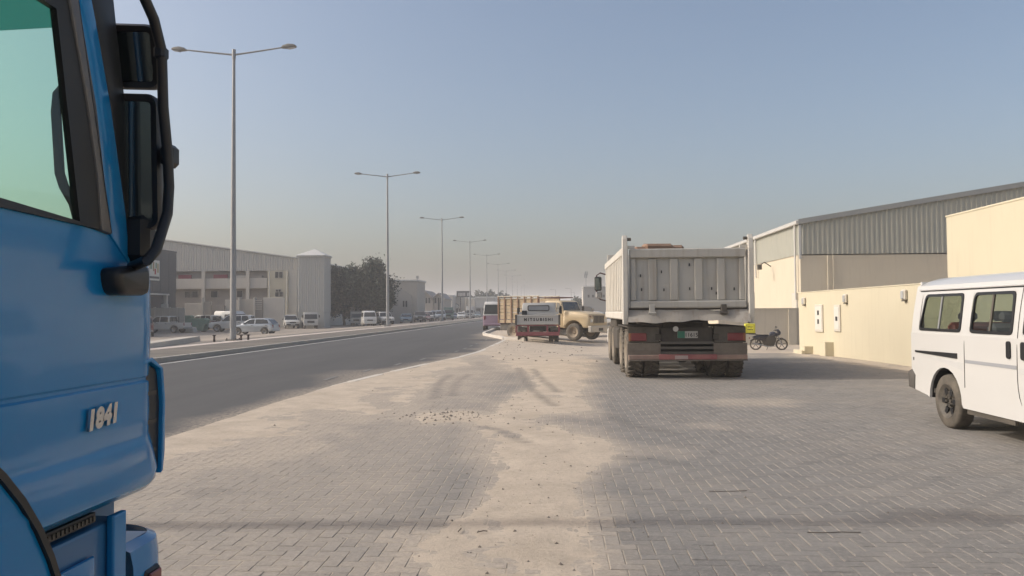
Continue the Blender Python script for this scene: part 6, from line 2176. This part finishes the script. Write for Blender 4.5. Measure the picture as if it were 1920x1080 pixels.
# windscreen with green sun strip, wiper cowl
zl, zu = 1.60, 2.60
yl, yu = YS + RC + .01, -.20
wy = lambda z: yl + (yu - yl) * (z - zl) / (zu - zl)
zsplit = 2.33
for nm, a, b_, m_ in (('windscreen', zl, zsplit, GT), ('sun_strip', zsplit, zu, glass('green_strip', (.05, .36, .24), .8, opac=.3, body=(.02, .16, .10)))):
    MB().add([(-CW + .10, wy(a) - .06, a), (-CW / 2, wy(a) + .02, a), (-.10, wy(a) - .06, a), (-.12, wy(b_) - .06, b_), (-CW / 2, wy(b_) + .02, b_), (-CW + .12, wy(b_) - .06, b_)], [(0, 1, 4, 5), (1, 2, 3, 4)]).build(nm, m_, t)
MB().prism([(YS + RC - .3, 1.50), (YS + RC + .03, 1.55), (YS + RC + .02, 1.62), (YS + RC - .3, 1.60)], -CW + .15, -.15, 'x', .01).build('wiper_cowl', BLACK, t)
for x in (-.8, -1.6):
    MB().tube([(x, YS + RC + .05, 1.62), (x + .5, YS + RC - .02, 1.72)], .008, 5).build('wiper', BLACK, t)
# interior
DASH = mat('cab_dash', (.035, .036, .038), .8)
INT = mat('cab_lining', (.30, .31, .30), .9)
MB().prism([(-.42, 1.0), (.10, 1.0), (.16, 1.56), (-.05, 1.60), (-.42, 1.45)], -CW + .12, -.12, 'x', .04).build('dashboard', DASH, t, 40)
MB().box(-CW + .05, -.05, -1.70, -1.66, 1.0, 2.70).build('rear_lining', INT, t)
MB().box(-CW + .06, -.06, -1.66, -.42, 2.60, 2.63).build('roof_lining', INT, t)
for x in (-1.95, -.62):
    st = MB().box(x - .26, x + .26, -1.35, -.80, 1.15, 1.32, .06).build('seat', DASH, t, 40)
    MB().box(x - .25, x + .25, -1.52, -1.32, 1.25, 2.02, .08).build('seat_back', DASH, st, 40)
    MB().box(x - .14, x + .14, -1.50, -1.36, 2.04, 2.26, .05).build('headrest', DASH, st, 40)
MB().lathe([(.215, -.02), (.235, 0), (.215, .02), (.195, 0), (.215, -.02)], (0, 0, 0), 'z', 26, Matrix.Translation((-1.95, -.50, 1.62)) @ Matrix.Rotation(R(28), 4, 'X'), caps=False).build('steering_wheel', BLACK, t, 60)
gx = -.075
MB().tube([(gx, *tp(135, 168, TX + gx)), (gx, *tp(118, 166, TX + gx)), (gx, *tp(108, 178, TX + gx)), (gx, *tp(105, 210, TX + gx)), (gx, *tp(112, 325, TX + gx)), (gx, *tp(120, 350, TX + gx)), (gx, *tp(138, 382, TX + gx)), (gx, *tp(146, 412, TX + gx))], .0135, 8).build('grab_handle', mat('grab_handle_grey', (.05, .058, .06), .6), t, 60)
# black corner air deflector with blue lip
MB().prism(rpoly([(.045, .985), (.172, 1.0), (.178, 1.22), (.160, 1.32), (.10, 1.345), (.045, 1.335)], .015, 3), -.060, -.012, 'x', .006).build('air_deflector', BLACK, t, 40)
dl = [(.168, .99), (.180, .995), (.192, 1.06), (.194, 1.22), (.178, 1.325), (.11, 1.362), (.05, 1.355), (.05, 1.342), (.10, 1.349), (.162, 1.322), (.176, 1.22)]
MB().prism(dl, -.075, .0, 'x', .003).build('deflector_lip', BLUE, t, 40)
for z in (1.07, 1.16, 1.25):
    MB().box(-.03, -.008, .06, .15, z - .006, z + .006).build('deflector_rib', DARKMETAL, t)
# badge
lettering('badge_digits', '1841', .072, .004, CHROME, t, Matrix.Translation((.012, tp(183, 783)[0], tp(183, 783)[1])) @ Matrix(((0, 0, 1, 0), (1, 0, 0, 0), (0, 1, 0, 0), (0, 0, 0, 1))) @ Matrix.Rotation(R(3), 4, 'Z'), bold=.0045, shear=.2, spacing=1.06)
# black vent strip below the cab, step panels, bumper
v0 = MB().prism([(-.46, .918), (-.16, .918), (-.16, .946), (-.46, .946)], -.04, -.022, 'x', .003).build('vent_strip', BLACK, t)
for i in range(16):
    MB().box(-.021, -.017, -.450 + i * .018, -.440 + i * .018, .925, .938).build('vent_louvre', DARKMETAL, v0)
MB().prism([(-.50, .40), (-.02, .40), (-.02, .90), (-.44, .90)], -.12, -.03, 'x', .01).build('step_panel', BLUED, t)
MB().prism([(-.46, .50), (-.24, .50), (-.18, .60), (-.18, .83), (-.40, .83)], -.028, -.010, 'x', .008).build('step_cover', BLUE, t, 40)
MB().prism([(-.10, .40), (-.03, .40), (-.03, .92), (-.10, .92)], -.028, -.004, 'x', .006).build('step_edge', BLUE, t)
bt = lambda y: .80 - .18 * max(0, min(y, .3)) if y > 0 else .80
shell('bumper', -.0, .10, .22, [(.34, -.05), (.36, -.01), (.42, .0), (.60, .004), (.74, .0), (.785, -.010), (.80, -.05)], BLUE, lambda y: .80)
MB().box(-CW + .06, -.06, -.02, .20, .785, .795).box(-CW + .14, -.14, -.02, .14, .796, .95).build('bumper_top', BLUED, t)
lm = MB().box(-.014, .010, .06, .15, .58, .71, .008).build('marker_lamp_housing', BLACK, t)
MB().box(.0105, .018, .07, .14, .59, .70, .004).build('marker_lamp', REDLAMP, lm)
# front wheel, fender band with black edge
yc = -1.203


def band(r0, r1, x0, x1, a0, a1, n=22):
    outer = [(yc + math.cos(R(a0 + (a1 - a0) * i / n)) * r1, .52 + math.sin(R(a0 + (a1 - a0) * i / n)) * r1) for i in range(n + 1)]
    inner = [(yc + math.cos(R(a0 + (a1 - a0) * i / n)) * r0, .52 + math.sin(R(a0 + (a1 - a0) * i / n)) * r0) for i in range(n + 1)]
    mb_ = MB()
    for i in range(n):
        q = [outer[i], outer[i + 1], inner[i + 1], inner[i]]
        mb_.add([(x0, *p) for p in q] + [(x1, *p) for p in q], [(0, 1, 2, 3), (7, 6, 5, 4), (0, 4, 5, 1), (2, 6, 7, 3)])
    return mb_


for s in (1, -1):
    xa, xb = (-.30, .030) if s > 0 else (-CW - .030, -CW + .30)
    band(.60, .838, xa, xb, 8, 150).build('fender', BLUE, t, 40)
    xa, xb = (-.1, .040) if s > 0 else (-CW - .040, -CW + .1)
    band(.839, .858, xa, xb, 8, 150).build('fender_edge', BLACK, t, 40)
    for yy in (yc, -4.9):
        w_ = wheel(t, 0, 0, .50, .31, 30, rim=RIM)
        w_.matrix_local = Matrix.Translation((-CW / 2 + s * (CW / 2 - .20), yy, 0)) @ Matrix.Rotation(-PI / 2 * s, 4, 'Z')
    MB().box(-CW / 2 + s * .42 - .05, -CW / 2 + s * .42 + .05, -6.2, .1, .72, .98).build('chassis_rail', CHASSIS, t)
    MB().box(-CW / 2 + s * .95 - .24, -CW / 2 + s * .95 + .24, -3.7, -2.2, .45, 1.0, .08).build('fuel_tank', STEEL, t, 40)
for yy in (yc, -4.9):
    MB().cyl((-CW + .3, yy, .50), (-.3, yy, .50), .08, n=10).build('axle', CHASSIS, t)
MB().box(-CW / 2 - .5, -CW / 2 + .5, -5.2, -4.4, 1.0, 1.15, .03).build('coupling_plate', CHASSIS, t)
# mirrors: rounded housings on a bent tube, glass facing back towards the driver
MGLASS = mat('mirror_glass', (.55, .60, .60), .03, .98)


def mirror(nm, z0, z1, inn, out, depth, tilt=4):
    c = ((inn[0] + out[0]) / 2, (inn[1] + out[1]) / 2)
    wv = math.hypot(out[0] - inn[0], out[1] - inn[1])
    a = math.atan2(out[1] - inn[1], out[0] - inn[0])
    M = Matrix.Translation((c[0], c[1], (z0 + z1) / 2)) @ Matrix.Rotation(a, 4, 'Z') @ Matrix.Rotation(R(tilt), 4, 'X')
    h = (z1 - z0) / 2
    rr_ = rrect(-wv / 2, wv / 2, -h, h, .035, 5)
    mb_ = MB()
    lv = [(inset(rr_, .022), -.012), (inset(rr_, .006), -.018), (rr_, -.006), (rr_, depth * .35), (inset(rr_, .018), depth * .8), (inset(rr_, .05), depth)]
    mb_.rings([[(x, y_, z) for x, z in pl] for pl, y_ in lv], False, True, M=M)
    o = mb_.build(nm, BLACK, t, 50)
    g_ = inset(rr_, .024)
    MB().add([tuple(M @ Vector((x, -.010, z))) for x, z in g_], [tuple(range(len(g_)))]).build('mirror_glass', MGLASS, o)
    return o


mirror('main_mirror', 1.75, 2.155, (-.050, -.05), (.090, -.025), .085)
mirror('wide_angle_mirror', 2.175, 2.365, (-.065, -.05), (.088, -.025), .10, 14)
XB = TX + .125
tb = []
for p in ((258, -60), (268, -10), (288, 35), (303, 95), (306, 200), (314, 285), (317, 350), (314, 400), (292, 470), (276, 488)):
    q = on_X(p[0], p[1], XB)
    tb.append((q.x - TX, q.y - TY_, q.z))
q = on_X(248, 500, TX + .02)
tb.append((q.x - TX, q.y - TY_, q.z))
MB().tube(tb, .0155, 10).build('mirror_arm', BLACK, t, 60)
tb2 = [(q_[0] * .3 + .0, q_[1] + .1, q_[2] + .1) for q_ in tb[:1]] + [tb[0]]
MB().tube([(-.05, -.22, 2.62), (.06, -.24, 2.62), tb[0]], .0155, 8).build('mirror_arm', BLACK, t, 60)
q = on_X(322, 293, XB)
MB().box(q.x - TX - .026, q.x - TX + .014, q.y - TY_ - .03, q.y - TY_ + .03, q.z - .034, q.z + .034, .012).build('arm_clamp', BLACK, t)
q = on_X(304, 100, XB)
MB().box(q.x - TX - .02, q.x - TX + .014, q.y - TY_ - .02, q.y - TY_ + .02, q.z - .02, q.z + .02, .008).build('arm_clamp', BLACK, t)
a, b_ = tp(186, 500), tp(248, 548)
MB().prism(rpoly([(a[0], a[1] - .005), (b_[0] + .01, a[1] + .015), (b_[0] + .01, b_[1] - .01), (a[0] + .02, b_[1] - .012)], .03, 4), -.02, .055, 'x', .018).build('mirror_base', BLACK, t, 50)
MB().box(-.02, .06, tp(238, 460)[0], tp(262, 470)[0], 1.655, 1.80, .02).build('mirror_stem', BLACK, t)

# ------------------------------------------------------------------ haze: the dusty air of the place
hz = MB().box(-3100, 3100, -360, 4150, -1.7, 24).build('haze')
m = bpy.data.materials.new('dusty_air')
m.use_nodes = True
nt = m.node_tree
nt.nodes.clear()
o_ = nt.nodes.new('ShaderNodeOutputMaterial')
v_ = nt.nodes.new('ShaderNodeVolumePrincipled')
v_.inputs['Color'].default_value = (0.97, 0.97, 0.98, 1)
v_.inputs['Density'].default_value = 0.0011
v_.inputs['Anisotropy'].default_value = 0.0
nt.links.new(v_.outputs[0], o_.inputs['Volume'])
hz.data.materials.append(m)
tag(hz, 'thin pale dusty haze hanging over the whole street', 'haze', kind='stuff')
